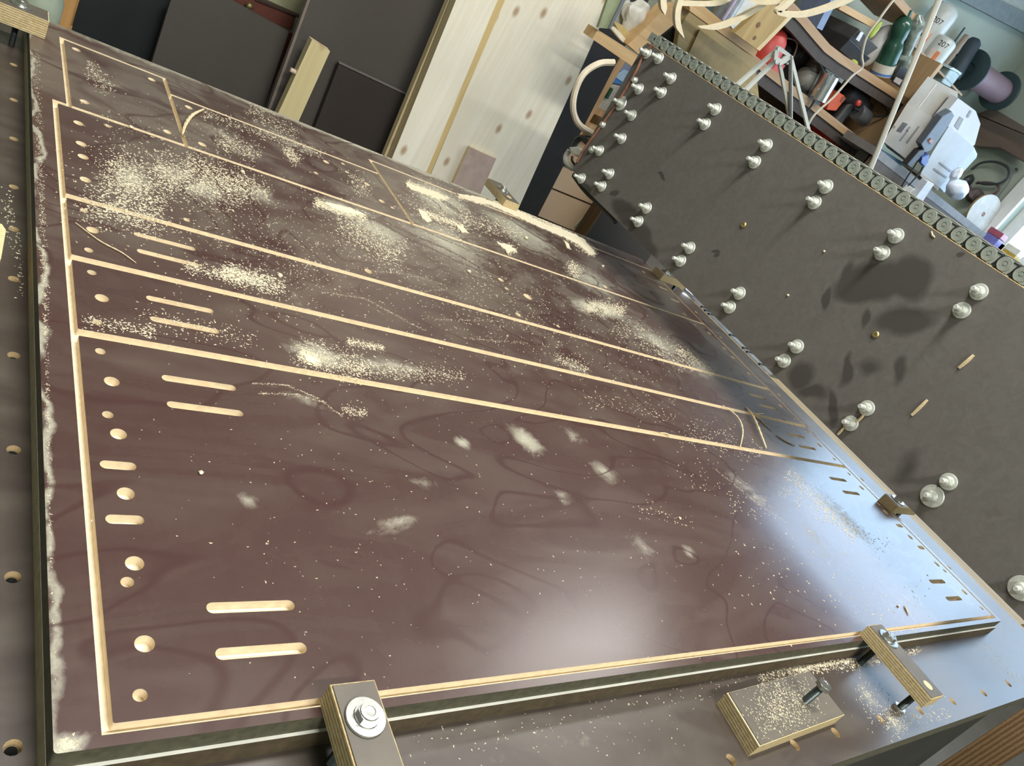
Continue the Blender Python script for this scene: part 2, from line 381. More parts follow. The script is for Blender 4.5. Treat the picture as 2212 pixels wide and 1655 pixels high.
gm.node_tree.links.new(tr.outputs[0], mx.inputs[1]); gm.node_tree.links.new(gl.outputs[0], mx.inputs[2])
gm.node_tree.links.new(mx.outputs[0], gb['Material Output'].inputs[0])
for a0, a1 in ((y0 + .06, 0.4), (0.46, y1 - .06)):
    b = MB(); b.box(4.088, a0, z0 + .06, 4.092, a1, z1 - .06); b.build('pane', gm, wf)
b = MB(); b.box(3.84, y0 - 0.05, z0 - 0.035, 4.03, y1 + 0.03, z0); b.build('sill', M_WFRAME, wf)
# window surround boards on the inside of the right wall
b = MB(); b.box(3.975, y1, z0 - .03, 4.0, y1 + 0.07, z1 + .07); struct(b.build('trim_1', M_WFRAME))
# the boxed beam under the ceiling on the right wall
struct(slab('trim_2', [(2040, -18), (2240, 86), (2240, 40), (2110, -24)], 'y', 2.15, .05, plain('grey_beam_paint', rgb(118, 126, 126), 0.8)))
struct(slab('trim_3', [(2110, -24), (2240, 40), (2240, -24)], 'y', 2.16, .04, plain('pale_slope_paint', rgb(168, 168, 160), 0.8)))
# ------------------------------------------------------------------ the machine bed
HB = -0.028
bed = thing('machine_bed', 'large dark film-faced plywood machine bed with rows of bolt holes', 'machine bed', (0.55, 0.45, HB - 0.02))
bh = []
for p in ((30, 140), (30, 216), (30, 300), (30, 404), (30, 495), (30, 603), (30, 768), (30, 972), (28, 1247), (28, 1615)): bh.append((U(*p, 'z', HB), .0042))
for p in ((1580, 1642), (1717, 1610), (1805, 1583), (1903, 1555), (1987, 1535), (2058, 1515), (2125, 1497), (2178, 1477)): bh.append((U(*p, 'z', HB), .0052))
for p in ((2050, 1226), (1504, 675), (1557, 729), (1683, 853), (1686, 878), (1731, 910), (1768, 962), (1862, 1036)): bh.append((U(*p, 'z', HB), .0045))
for k in range(4): bh.append((Vector((0.36 - 0.1 * k, -0.081, HB)), .0052))
bh.append((Vector((-0.062, 0.86, HB)), .0042))
b = MB(); plate(b, rect(-0.16, -0.106, 1.385, 1.05), [circ(p.x, p.y, r, 14) for p, r in bh], HB - 0.018, HB, 0, 1, 1, 2)
b.build('bed_board', [M_BED, M_PLYE_DARK, M_BIRCH], bed)
for p, r in bh:
    b = MB(); z = HB - 0.012
    b.lathe((p.x, p.y, HB - 0.0145), (0, 0, 1), [(r * 1.15, 0), (r * 1.15, .008), (r * .98, .010), (r * .72, .0104), (r * .5, .004), (r * .3, .001)], 14, [0, 0, 0, 0, 1])
    b.build('threaded_insert', [M_ZINC, M_BLACKP], bed, True)
# edge of a lighter strip under the right-hand rim of the bed
b = MB(); b.box(1.3855, -0.106, HB - 0.018, 1.387, 1.05, HB + .0004); b.build('rim_edge', M_BIRCH, bed)
b = MB()
for yy in (-0.070, 0.45, 0.98): b.box(-0.1, yy, HB - 0.11, 1.38, yy + 0.04, HB - 0.018)
for xx in (-0.08, 0.6, 1.3): b.box(xx, -0.06, -0.95, xx + 0.06, 0.0, HB - 0.018); b.box(xx, 0.9, -0.95, xx + 0.06, 0.96, HB - 0.018)
b.build('support_frame', plain('dark_frame_timber', rgb(52, 47, 40), .8), bed)
# ------------------------------------------------------------------ spoilboard and routed sheet
T1 = 0.013
b = MB(); b.box(-0.0226, -0.0105, HB, 1.2235, 1.007, -T1, 0, 1)
b.mi = [2, 1, 2, 0, 0, 0]  # highlight on the front ledge put into the top colour; front edge darker
tag(b.build('spoilboard', [M_PLYE_TAN, plain('ledge_highlight', rgb(238, 238, 226), .7), plain('dark_brown_edge', rgb(82, 70, 50), .8, var=.25, scale=160)]), 'tan-edged spoilboard lying under the routed sheet on the bed', 'board')
sheet = thing('routed_sheet', 'red-brown film-faced plywood sheet with pale routed outlines, holes and slots', 'plywood sheet', (0.6, 0.5, -T1))
G = 0.0042; E = 0.0026; K = 0.0033
Y1, Y2, Y3, Y4 = 0.3147, 0.4193, 0.5255, 0.7394; XR = 1.210; XA0, XA1, YA = 0.0138, 0.1405, 0.9562; YB = 0.9010; XC, YC = 0.4700, 0.9520
def R4(x0, y0, x1, y1): return rect(x0, y0, x1, y1)
outer = [(-E, -E), (XR + E, -E), (XR + E, YC + E), (XC - E, YC + E), (XC - E, YB + E), (XA1 + E, YB + E), (XA1 + E, YA + E), (XA0 - E, YA + E), (XA0 - E, Y4 + K), (-E, Y4 + K)]
BIG, SML = 0.0052, 0.0036
def mir(l): return l + [(XR - x, y, r) for x, y, r in l]
def mirs(l): return l + [(XR - x1, y0, XR - x0, y1, r) for x0, y0, x1, y1, r in l]
pieces = []
h1 = mir([(.0163, .2955, SML), (.0215, .2620, BIG), (.0163, .2255, SML), (.0215, .2073, BIG), (.0213, .1532, BIG), (.0213, .0987, BIG), (.0162, .0855, SML), (.0212, .0452, BIG), (.0160, .0158, SML)])
s1 = mirs([(.0118, .1775, .0262, .1775, .0036), (.0118, .1318, .0262, .1318, .0036), (.0605, .2755, .110, .2755, .0036), (.0605, .2450, .110, .2450, .0036), (.0605, .0662, .107, .0662, .0038), (.0605, .0356, .107, .0356, .0038)])
pieces.append((E, E, XR - E, Y1 - G, h1, s1))
h2 = mir([(.0168, .4019, SML), (.0220, .3668, BIG), (.0167, .3320, SML)]); s2 = mirs([(.0605, .3818, .110, .3818, .0036), (.0605, .3515, .110, .3515, .0036)])
pieces.append((E, Y1 + G, XR - E, Y2 - G, h2, s2))
h3 = mir([(.0166, .5056, SML), (.0216, .4735, BIG), (.0165, .4370, SML)]); s3 = mirs([(.0605, .4868, .110, .4868, .0036), (.0605, .4570, .110, .4570, .0036)])
pieces.append((E, Y2 + G, XR - E, Y3 - G, h3, s3))
h4 = mir([(.0213, .7007, BIG), (.0516, .7202, SML), (.0213, .6495, BIG), (.0216, .6195, BIG), (.0210, .5692, BIG)])
h4 += [(.3275, .5453, BIG), (.5895, .6405, BIG), (.5877, .6156, SML), (.6266, .6105, .0075), (.5689, .5424, BIG), (.6471, .5414, SML), (.8869, .5427, SML), (.8859, .7082, SML), (.1134, .5450, SML), (.3300, .7120, SML)]
pieces.append((E, Y3 + G, XR - E, Y4 - K, h4, []))
pieces.append((XA0 + E, Y4 + K, XA1 - E, YA - E, [(.0298, .9348, BIG), (.1216, .9317, BIG), (.1215, .7642, BIG), (.0307, .7674, BIG)], []))
pieces.append((XA1 + E, Y4 + K, XC - E, YB - E, [(.1631, .8778, BIG), (.1632, .7631, BIG), (.3307, .8051, SML), (.3643, .8656, BIG), (.3987, .8850, SML), (.3964, .8553, SML), (.4244, .8353, BIG), (.4333, .7866, BIG), (.4483, .7760, SML)], []))
pieces.append((XC + E, Y4 + K, XR - E, YC - E, [(.9103, .7562, BIG), (1.1595, .9202, BIG), (1.1572, .7576, BIG)], [(1.168, .8640, 1.193, .8630, .0036), (1.168, .8170, 1.190, .8160, .0036)]))
b = MB(); plate(b, rect(-0.0225, -0.0085, 1.2225, 1.0055, .002), [outer], -T1, 0.0, 0, 2, 1, 1)
b.build('waste_margin', [M_SHEET, M_GROOVE, M_PLYE_DARK], sheet)
b = MB(); b.box(-0.012, -0.006, -T1, 1.216, 0.965, -0.0062); b.build('groove_floor', M_GROOVE, sheet)
for (x0, yy0, x1, yy1, hs, ss) in pieces:
    b = MB(); plate(b, rect(x0, yy0, x1, yy1, .0012), [circ(*h) for h in hs] + [slot(*s) for s in ss], -0.0062, 0.0, 0, 1, 1)
    b.build('cut_piece', [M_SHEET, M_GROOVE], sheet)
# ------------------------------------------------------------------ sawdust
def in_sheet(p): return -0.021 < p.x < 1.221 and -0.007 < p.y < 1.003
def chips(mb, p, s, zz):
    a = random.random() * 6.283; l = s * random.uniform(.7, 1.8); w = s * random.uniform(.4, .8); h = s * random.uniform(.25, .6)
    ca, sa = math.cos(a), math.sin(a); k = len(mb.v); z = zz + .00005
    for dx, dy, dz in ((-l, -w, 0), (l, -w * .6, 0), (0, w, 0), (random.uniform(-.3, .3) * l, 0, h)):
        mb.v.append((p.x + dx * ca - dy * sa, p.y + dx * sa + dy * ca, z + dz))
    mb.f += [(k, k + 2, k + 1), (k, k + 1, k + 3), (k + 1, k + 2, k + 3), (k + 2, k, k + 3)]; mb.mi += [0] * 4
def spray(mb, a, c, w, n, s, z=0.0, test=in_sheet):
    d = Vector((c[0] - a[0], c[1] - a[1])); L = max(d.length, 1e-6); u = d / L; v = Vector((-u.y, u.x))
    for _ in range(n):
        t = random.random(); o = random.gauss(0, .5) * w; e = random.gauss(0, .25) * w
        p = U(a[0] + d.x * t + v.x * o + u.x * e, a[1] + d.y * t + v.y * o + u.y * e, 'z', z)
        if test(p): chips(mb, p, s * random.uniform(.5, 1.35), z)
dust = MB()
for a, c, w, n, s in (((240, 345), (330, 450), 62, 1300, .0010), ((330, 370), (540, 415), 45, 1700, .0010), ((180, 440), (350, 480), 40, 800, .0009), ((400, 345), (580, 420), 26, 900, .0009),
    ((680, 438), (790, 470), 10, 1500, .0009), ((730, 470), (870, 560), 36, 900, .0011), ((480, 585), (610, 622), 22, 900, .0010), ((400, 575), (520, 600), 14, 350, .0009),
    ((650, 765), (690, 785), 12, 700, .0008), ((640, 755), (790, 800), 34, 1000, .0008), ((740, 795), (1000, 812), 20, 700, .0008), ((750, 738), (830, 752), 9, 350, .0008),
    ((880, 395), (965, 430), 7, 900, .0012), ((905, 455), (1000, 490), 8, 800, .0012), ((990, 425), (1115, 450), 6, 900, .0013), ((1000, 470), (1130, 510), 20, 500, .0013), ((900, 400), (1010, 500), 50, 700, .0012),
    ((1110, 455), (1210, 495), 8, 1400, .0014), ((1200, 490), (1285, 550), 9, 1300, .0014), ((1230, 570), (1250, 595), 14, 350, .0012), ((1265, 662), (1350, 670), 16, 1300, .0010),
    ((1460, 750), (1545, 805), 10, 500, .0012), ((1330, 700), (1500, 790), 26, 500, .0012), ((1200, 770), (1270, 800), 14, 260, .0009), ((470, 300), (560, 335), 22, 450, .0010), ((440, 245), (700, 335), 12, 500, .0010),
    ((540, 235), (640, 290), 22, 350, .0010), ((615, 320), (645, 350), 14, 300, .0010), ((190, 140), (240, 200), 20, 200, .0009), ((760, 380), (790, 420), 22, 260, .0010), ((1095, 530), (1110, 545), 10, 200, .0011), ((740, 885), (790, 895), 12, 160, .0007),
    ((1380, 1095), (1500, 1130), 20, 60, .0008), ((1480, 930), (1640, 975), 40, 300, .0010), ((1480, 1010), (1650, 1110), 40, 120, .0010), ((1700, 1020), (1850, 1160), 16, 500, .0012), ((1690, 1060), (1920, 1190), 20, 260, .0010), ((1600, 1200), (2000, 1320), 120, 160, .0012),
    ((1260, 860), (1460, 900), 24, 160, .0009), ((78, 110), (100, 720), 9, 900, .0005), ((100, 700), (112, 1500), 6, 500, .0004), ((180, 690), (340, 720), 16, 260, .0008), ((300, 680), (560, 740), 30, 260, .0008), ((130, 1600), (160, 1620), 16, 120, .0007),
    ((600, 470), (1200, 700), 160, 1400, .0008), ((200, 300), (700, 620), 150, 1500, .0008), ((700, 900), (1600, 1200), 300, 260, .0007), ((400, 850), (900, 1500), 260, 160, .0006), ((1000, 600), (1450, 800), 110, 700, .0010)):
    spray(dust, a, c, w, n, s)
for pl in ([(545, 828), (620, 832), (690, 862), (740, 900)], [(795, 585), (880, 592), (960, 615), (966, 625), (915, 630)], [(700, 632), (790, 645), (870, 690), (920, 715)], [(940, 690), (1080, 694)], [(1000, 730), (1140, 742)], [(1540, 1010), (1640, 1090), (1700, 1130)], [(560, 850), (640, 852), (700, 870)]):
    for a, c in zip(pl[:-1], pl[1:]): spray(dust, a, c, 2.4, int(1.3 * math.hypot(c[0] - a[0], c[1] - a[1])), .00042)
def drift(mb, pts, h=.0016):
    P = []
    for i, p in enumerate(pts):
        q = pts[(i + 1) % len(pts)]; n = max(2, int(math.hypot(q[0] - p[0], q[1] - p[1]) / 4))
        for k in range(n): t = k / n; P.append(U(p[0] + (q[0] - p[0]) * t + random.gauss(0, .7), p[1] + (q[1] - p[1]) * t + random.gauss(0, .7), 'z', 0))
    n = len(P); c = sum(P, Vector()) / n
    tr = tessellate_polygon([P]); 
    mb.add([p + Vector((0, 0, h * random.uniform(.5, 1.0))) for p in P], [tuple(f) for f in tr], 0)
    mb.add([p + Vector((0, 0, .00005)) for p in P] + [p + Vector((0, 0, h * .7)) for p in P], [(i, (i + 1) % n, n + (i + 1) % n, n + i) for i in range(n)], 0)
for pts in ([(985, 418), (1040, 428), (1110, 452), (1180, 486), (1235, 503), (1262, 518), (1286, 548), (1277, 553), (1247, 527), (1200, 506), (1160, 490), (1128, 474), (1085, 456), (1058, 444), (1030, 440), (1000, 428)], [(874, 396), (905, 404), (940, 415), (970, 430), (950, 432), (915, 420), (884, 408)], [(903, 453), (915, 457), (932, 478), (922, 482), (908, 468)], [(980, 484), (1000, 492), (1012, 505), (996, 502)], [(1072, 524), (1100, 530), (1118, 545), (1092, 542)], [(655, 768), (672, 770), (690, 782), (676, 790), (660, 780)], [(690, 436), (720, 442), (760, 452), (790, 466), (760, 464), (720, 452)], [(1216, 518), (1228, 528), (1234, 540), (1224, 534)]):
    drift(dust, pts)
o = tag(dust.build('sawdust', M_DUST), 'pale sawdust scattered in drifts over the routed sheet', 'sawdust'); o['kind'] = 'stuff'
bd = MB()
def on_bed(p): return (p.y < -0.0115 or p.x < -0.026 or p.x > 1.225) and -0.15 < p.x < 1.38 and -0.104 < p.y < 1.03
for a, c, w, n, s in (((1640, 1468), (1850, 1430), 14, 500, .0009), ((1700, 1450), (1840, 1425), 8, 400, .0009), ((1840, 1440), (1990, 1405), 10, 260, .0010), ((1860, 1480), (1960, 1590), 40, 260, .0008), ((1900, 1560), (2060, 1540), 24, 160, .0009), ((1200, 1500), (1600, 1480), 40, 120, .0007), ((900, 1600), (1500, 1560), 60, 120, .0006), ((10, 400), (60, 650), 16, 160, .0008), ((2120, 1390), (2200, 1470), 12, 60, .001)):
    spray(bd, a, c, w, n, s, HB, on_bed)
o = tag(bd.build('bed_sawdust', M_DUST), 'sparse pale sawdust lying on the bare bed around the sheet', 'sawdust'); o['kind'] = 'stuff'
# shavings and crumbs on the sheet
def shaving(pts, r, label, z=0.0012, curl=0.0):
    P = [U(p[0], p[1], 'z', z) for p in pts]; P = arc(P, 20); n = len(P)
    P = [p + Vector((0, 0, curl * math.sin(math.pi * i / (n - 1)))) for i, p in enumerate(P)]
    b = MB(); b.tube(P, lambda t: r * (0.35 + 0.65 * math.sin(math.pi * (0.1 + 0.8 * t))) * (1 + .2 * math.sin(t * 60)), 6)
    return tag(b.build('wood_shaving', M_CHIP, origin=P[0]), label, 'wood shaving', 'shavings lying on the sheet')
shaving([(394, 290), (400, 272), (415, 252), (440, 236)], .0022, 'curled pale shaving in the upper left cut piece', .002, .003)
shaving([(163, 481), (215, 520), (262, 545), (294, 568)], .0007, 'long thin straight splinter across the left end of the sheet')
shaving([(1562, 876), (1588, 905), (1600, 935), (1599, 967)], .0013, 'pale arched shaving bridging two long grooves', .0015, .006)
shaving([(1612, 880), (1625, 905), (1640, 940), (1655, 968)], .0022, 'dark twisted shaving beside the arched one near the gantry', .002, .004)
shaving([(1622, 893), (1640, 905), (1668, 932)], .0010, 'thin straight splinter right of the twisted shaving')
shaving([(1612, 880), (1628, 893), (1650, 894)], .0012, 'short splinter lying on the groove above the twisted shaving')
shaving([(1677, 940), (1695, 952), (1718, 963)], .0012, 'short pale splinter between slots near the right groove')
shaving([(1425, 935), (1440, 937), (1458, 946)], .0010, 'tiny splinter lying in the lowest long groove')
shaving([(1955, 1308), (1958, 1316), (1964, 1328)], .0010, 'tiny splinter near the lower right corner of the sheet')
def crumb(px, py, r, label, ax='z', v=0.0):
    c = U(px, py, ax, v); b = MB(); off = Vector((0, 0, 0)); off[AX[ax]] = -r * .4 if ax == 'x' else r * .6
    c = c + off; n = 0
    bm = bmesh.new(); bmesh.ops.create_icosphere(bm, subdivisions=2, radius=r)
    for q in bm.verts: q.co = q.co * random.uniform(.72, 1.15); q.co.z *= .8
    b.add([q.co + c for q in bm.verts], [[x.index for x in f.verts] for f in bm.faces]); bm.free()
    return tag(b.build('wood_crumb', M_DUST, origin=c), label, 'wood crumb', 'wood crumbs on sheet and gantry')
for px, py, r, w in ((603, 597, .0028, 'by the second long groove left of centre'), (523, 374, .0030, 'below the fourth long groove near the drift'), (1012, 589, .0034, 'alone in the middle of the widest upper strip'), (433, 1023, .0018, 'alone below the long slots'),
                     (1135, 516, .0036, 'near the back edge left of the gantry'), (1301, 577, .0036, 'just left of the gantry near the back'), (1467, 1121, .0020, 'in the lower right smear'), (282, 277, .0026, 'on the fourth long groove near its left end'), (1095, 547, .0042, 'in the groove under the back dust drift'), (1940, 1310, .0018, 'at the lower right corner beside a splinter')):
    crumb(px, py, r, 'small pale wood crumb ' + w)
# ------------------------------------------------------------------ clamps and bolts
def hexprism(mb, c, r, h, m=0, rot=0.0, dome=True):
    c = Vector(c)
    def ring(rr, z): return [c + Vector((rr * math.cos(rot + math.pi / 3 * i), rr * math.sin(rot + math.pi / 3 * i), z)) for i in range(6)]
    mb.hexa(ring(r, 0), ring(r, h * .85), m)
    if dome: mb.lathe(c + Vector((0, 0, h * .85)), (0, 0, 1), [(r * .86, 0), (r * .82, h * .15), (r * .5, h * .15), (r * .46, h * .08), (r * .2, h * .07)], 18, m)
def threaded(mb, p0, p1, r, m=0, pitch=.00125):
    L = (Vector(p1) - Vector(p0)).length; n = int(L / pitch); prof = []
    for i in range(n): prof += [(r, i * pitch), (r * .86, (i + .5) * pitch)]
    prof.append((r, L)); mb.lathe(p0, Vector(p1) - Vector(p0), prof, 12, m)
M_CLAMPTOP = film('dusty_clamp_film', rgb(62, 56, 50), rgb(82, 75, 68), 0.5, rgb(200, 192, 164), base_dust=0.05, swirl=0.08)
def clamp(label, tip, d, width, length, main=.021, jack=.077, zt=.0165, zb=0.0005, dusty=True, group='hold-down clamps around the sheet'):
    """strap of plywood held down by a bolt with washer; a second bolt jacks up its rear end"""
    d = Vector((d[0], d[1], 0)).normalized(); s = Vector((-d.y, d.x, 0)); tip = Vector((tip[0], tip[1], 0))
    cl = thing('hold_down_clamp', label, 'clamp', tip + d * main + Vector((0, 0, HB)), group)
    b = MB(); c = [tip + s * width / 2, tip - s * width / 2, tip - s * width / 2 + d * length, tip + s * width / 2 + d * length]
    zs = [zb, zb + .0012, zt - .0012, zt]
    b.hexa([p + Vector((0, 0, zb)) for p in c], [p + Vector((0, 0, zt - .0009)) for p in c], 1)
    ins = [tip + s * (width / 2 - .0011) + d * .0011, tip - s * (width / 2 - .0011) + d * .0011, tip - s * (width / 2 - .0011) + d * (length - .0011), tip + s * (width / 2 - .0011) + d * (length - .0011)]
    b.hexa([p + Vector((0, 0, zt - .0009)) for p in ins], [p + Vector((0, 0, zt)) for p in ins], 0)
    b.build('strap', [M_CLAMPTOP, M_PLYE], cl)
    p = tip + d * main
    b = MB(); b.lathe(p + Vector((0, 0, zt)), (0, 0, 1), [(.0040, 0), (.0118, 0), (.0122, .0006), (.0118, .0016), (.0046, .0016), (.0042, .001)], 28); b.build('washer', M_ZINC, cl, True)
    b = MB(); hexprism(b, p + Vector((0, 0, zt + .0016)), .0067, .0052, 0, random.random()); b.cyl(p + Vector((0, 0, zt + .0012)), p + Vector((0, 0, zt + .0026)), .0078, .0074, 20)
    b.build('bolt_head', M_ZINC, cl, True)
    b = MB(); threaded(b, p + Vector((0, 0, HB - .004)), p + Vector((0, 0, zb)), .0036); b.build('bolt_shank', M_STEEL, cl)
    if jack:
        q = tip + d * jack
        b = MB(); threaded(b, q + Vector((0, 0, HB + .004)), q + Vector((0, 0, zt - .004)), .0038); b.build('jack_bolt', M_STEEL, cl)
        b = MB(); hexprism(b, q + Vector((0, 0, HB)), .0072, .0045, 0, .3); b.build('jack_bolt_head', M_ZINC, cl, True)
        b = MB(); b.lathe(q + Vector((0, 0, zt)), (0, 0, 1), [(.0056, 0), (.0056, .0002), (.0042, .0002), (.0042, .0001)], 18); b.build('bolt_hole', M_BIRCH, cl)
    return cl
clamp('plywood clamp with bright bolt and washer on the front edge nearest the camera', (0.123, 0.0008), (0.0, -1), .0285, .095, .0225)
clamp('plywood clamp standing on two bolts at the right end of the front edge', (0.7845, -0.0005), (0.005, -1), .032, .0905, .0195, .0765)
clamp('plywood clamp with large washer on the right edge under the gantry', (1.209, 0.2205), (1, 0.0), .030, .090, .0225)
clamp('pale plywood clamp on the right edge far back under the gantry', (1.205, 0.925), (1, 0.0), .034, .090, .0225)
clamp('plywood clamp on the back edge in front of the pine panels', (0.797, 0.985), (0, 1), .036, .090, .050, .02)
clamp('thick pale plywood clamp with bolt at the back left corner', (-0.006, 0.945), (-1, 0), .038, .110, .030, .060, zt=.024)
# the loose clamp block on the bed
ZT = HB + .016
tq = pxpoly([(1571.7, 1496), (1750.7, 1448), (1825.5, 1543.5), (1642, 1611.5)], 'z', ZT)
lc = thing('loose_clamp_block', 'loose dust-covered plywood block with a bolt standing in it on the bed', 'clamp', tuple(sum(tq, Vector()) / 4 - Vector((0, 0, .016))))
b = MB(); b.poly([p - Vector((0, 0, .0009)) for p in tq], (0, 0, -.0149), 1)
ctr = sum(tq, Vector()) / 4
b.poly([p + (ctr - p) * .022 for p in tq], (0, 0, -.0009), 0)
b.build('strap', [M_CLAMPTOP, M_PLYE], lc)
bp = U(1739, 1514, 'z', ZT); b = MB(); threaded(b, bp - Vector((0, 0, .012)), bp + Vector((.0005, -.0005, .0225)), .0038); b.build('bolt_shank', M_STEEL, lc)
b = MB(); hexprism(b, bp + Vector((.0005, -.0005, .0225)), .0075, .0052, 0, .2); b.build('bolt_head', M_ZINC, lc, True)
cd = MB(); inq = lambda p: True
def tri_in(p):
    s = 0
    for i in range(4):
        a, c = tq[i], tq[(i + 1) % 4]; s += 1 if (c.x - a.x) * (p.y - a.y) - (c.y - a.y) * (p.x - a.x) < 0 else -1
    return abs(s) == 4
spray(cd, (1640, 1540), (1740, 1500), 70, 1100, .0007, ZT, tri_in)
o = cd.build('dust_layer', M_DUST, lc); o['kind'] = 'stuff'

b = MB(); oc = pxpoly([(-60, 470), (4, 484), (13, 497), (2, 560), (-60, 575)], 'z', HB + .018); b.poly(oc, (0, 0, -.018), 0)
tag(b.build('pale_offcut', M_BIRCH), 'pale wooden offcut lying at the left rim of the bed', 'offcut')
# ------------------------------------------------------------------ the gantry
XG = 0.974; FLOOR0 = -0.95
gan = thing('machine_gantry', 'dusty black plywood gantry beam studded with zinc bolts above the sheet', 'gantry', (XG + .05, 0.5, 0.086))
b = MB(); b.poly([(XG, -0.14, .088), (XG, 1.070, .088), (XG, 1.098, .104), (XG, 1.112, .379), (XG, 1.106, .3878), (XG, -0.14, .388)], (.018, 0, 0), 0, 1)
b.build('face_panel', [M_PANEL, M_BIRCH], gan)
b = MB(); b.box(XG + .018, -.14, .16, XG + .12, 1.07, .178); b.box(XG + .018, -.14, .34, XG + .12, 1.07, .358); b.box(XG + .102, -.14, .178, XG + .12, 1.07, .34)
b.build('box_section', M_BLACKFILM, gan)
b = MB(); b.box(1.105, 1.085, HB - .03, 1.33, 1.12, .36); b.build('side_plate', M_BLACKFILM, gan)
b = MB(); b.box(1.0995, 1.083, HB - .03, 1.105, 1.122, .36); b.build('side_plate_edge', M_BROWNW, gan)
b = MB(); b.box(1.0, 1.075, .1, 1.11, 1.12, .36); b.build('side_bracket', M_BLACKFILM, gan)
# black corner foot of the side
b = MB(); b.tube(arc([U(p[0], p[1], 'x', XG + .012) for p in ((1243, 378), (1256, 398), (1272, 418), (1295, 440), (1330, 480))], 16), lambda t: .009 - .004 * t, 8); b.build('cable_sleeve', M_BLACKP, gan)
# bolts: a master copied over the panel
nx = Vector((-1, 0, 0))
def bolt_mesh(kind):
    b = MB(); w = MB()
    if kind == 'screw':
        b.lathe((0, 0, 0), nx, [(.0052, 0), (.0052, .0014), (.004, .0026), (.0016, .0026), (.0012, .0016)], 16); return b, None
    R = {'std': .0113, 'big': .0150, 'small': .0072}[kind]
    w.lathe((0, 0, 0), nx, [(.0035, 0), (R, 0), (R * 1.02, .0008), (R * .97, .0019), (.0038, .0019)], 24)
    if kind == 'small':
        b.lathe((0, 0, 0), nx, [(.0055, .0015), (.0055, .005), (.0046, .006), (.002, .006)], 6); return b, w
    b.lathe((0, 0, 0), nx, [(.0078, .0018), (.0078, .0030), (.0068, .0044), (.0066, .0086), (.0060, .0096), (.0036, .0096), (.0036, .0185), (.0028, .0195)], 6 if False else 12)
    h = []
    for i in range(6): h.append(Vector((0, .0076 * math.cos(i * math.pi / 3), .0076 * math.sin(i * math.pi / 3))))
    b.hexa([p + nx * .003 for p in h], [p * .97 + nx * .0088 for p in h])
    return b, w
masters = {}
def gbolt(px, py, kind='std', length=1.0):
    c = U(px, py, 'x', XG)
    if kind not in masters:
        b, w = bolt_mesh(kind); bo = b.build('bolt', M_ZINCD if kind != 'screw' else M_BRASS, None, True); wo = w.build('washer', M_ZINCD, None, True) if w else None
        masters[kind] = (bo, wo)
    else:
        bo0, wo0 = masters[kind]; bo = bo0.copy(); COL.objects.link(bo); wo = None
        if wo0: wo = wo0.copy(); COL.objects.link(wo)
    bo.parent = gan; bo.matrix_parent_inverse = Matrix.Translation(-gan.location); bo.location = c
    bo.scale = (1.2, 1, 1)
    if wo: wo.parent = bo; wo.matrix_parent_inverse = Matrix.Identity(4); wo.location = (0, 0, 0)
for p in ((1398, 116), (1424, 127), (1451, 170), (1430, 201), (1381, 193), (1366, 250), (1344, 300), (1296, 326), (1318, 376), (1301, 403), (1257, 386), (1547, 237), (1524, 269), (1656, 315), (1631, 351), (1785, 404), (1760, 438),
          (1398, 450), (1380, 479), (1491, 536), (1471, 564), (1598, 634), (1577, 664), (1694, 780), (1936, 510), (1906, 547), (2115, 631), (2078, 671), (1722, 749), (1873, 882), (1838, 915), (2049, 1041)):
    gbolt(*p)
for p in ((1342, 224), (2014, 1072), (2207, 1271)): gbolt(*p, 'big')
for p in ((1372, 174), (1303, 270), (1279, 324)): gbolt(*p, 'small')
for p in ((1607, 486), (1892, 723)): gbolt(*p, 'screw')
# brown flat lead clipped along the end of the beam
b = MB(); b.tube(arc([U(p[0], p[1], 'x', XG - .0035) for p in ((1411, 97), (1390, 118), (1376, 150), (1352, 192), (1322, 238), (1290, 283), (1262, 322), (1246, 350))], 28), .0026, 8)
tag(b.build('brown_lead', plain('brown_lead', rgb(132, 90, 68), 0.6)), 'brown lead running down the left end of the gantry beam', 'cable')
# splinters caught on the face
def splinter(pts, r, label):
    b = MB(); P = arc([U(p[0], p[1], 'x', XG - .0012) for p in pts], 10); b.tube(P, lambda t: r * (.5 + .5 * math.sin(math.pi * (.15 + .7 * t))), 5)
    tag(b.build('splinter', M_CHIP, origin=P[0]), label, 'splinter', 'splinters caught on the gantry')
splinter([(1869, 893), (1852, 910), (1828, 920), (1809, 939)], .0022, 'long splinter stuck behind two bolts low on the gantry')
splinter([(2103, 767), (2088, 781), (2071, 795)], .0026, 'short double splinter on the gantry face near the right edge')
splinter([(2003, 864), (1986, 881), (1969, 897)], .0024, 'short splinter on the gantry face above the lowest bolt pair')
splinter([(2012, 500), (2014, 508), (2019, 513)], .0014, 'tiny curled shaving hanging under the cable chain')
for px, py, r, w in ((1781, 543, .0022, 'in the middle'), (1703, 638, .0022, 'above the lower middle bolts')):
    crumb(px, py, r, 'tiny pale crumb stuck on the gantry face ' + w, 'x', XG)
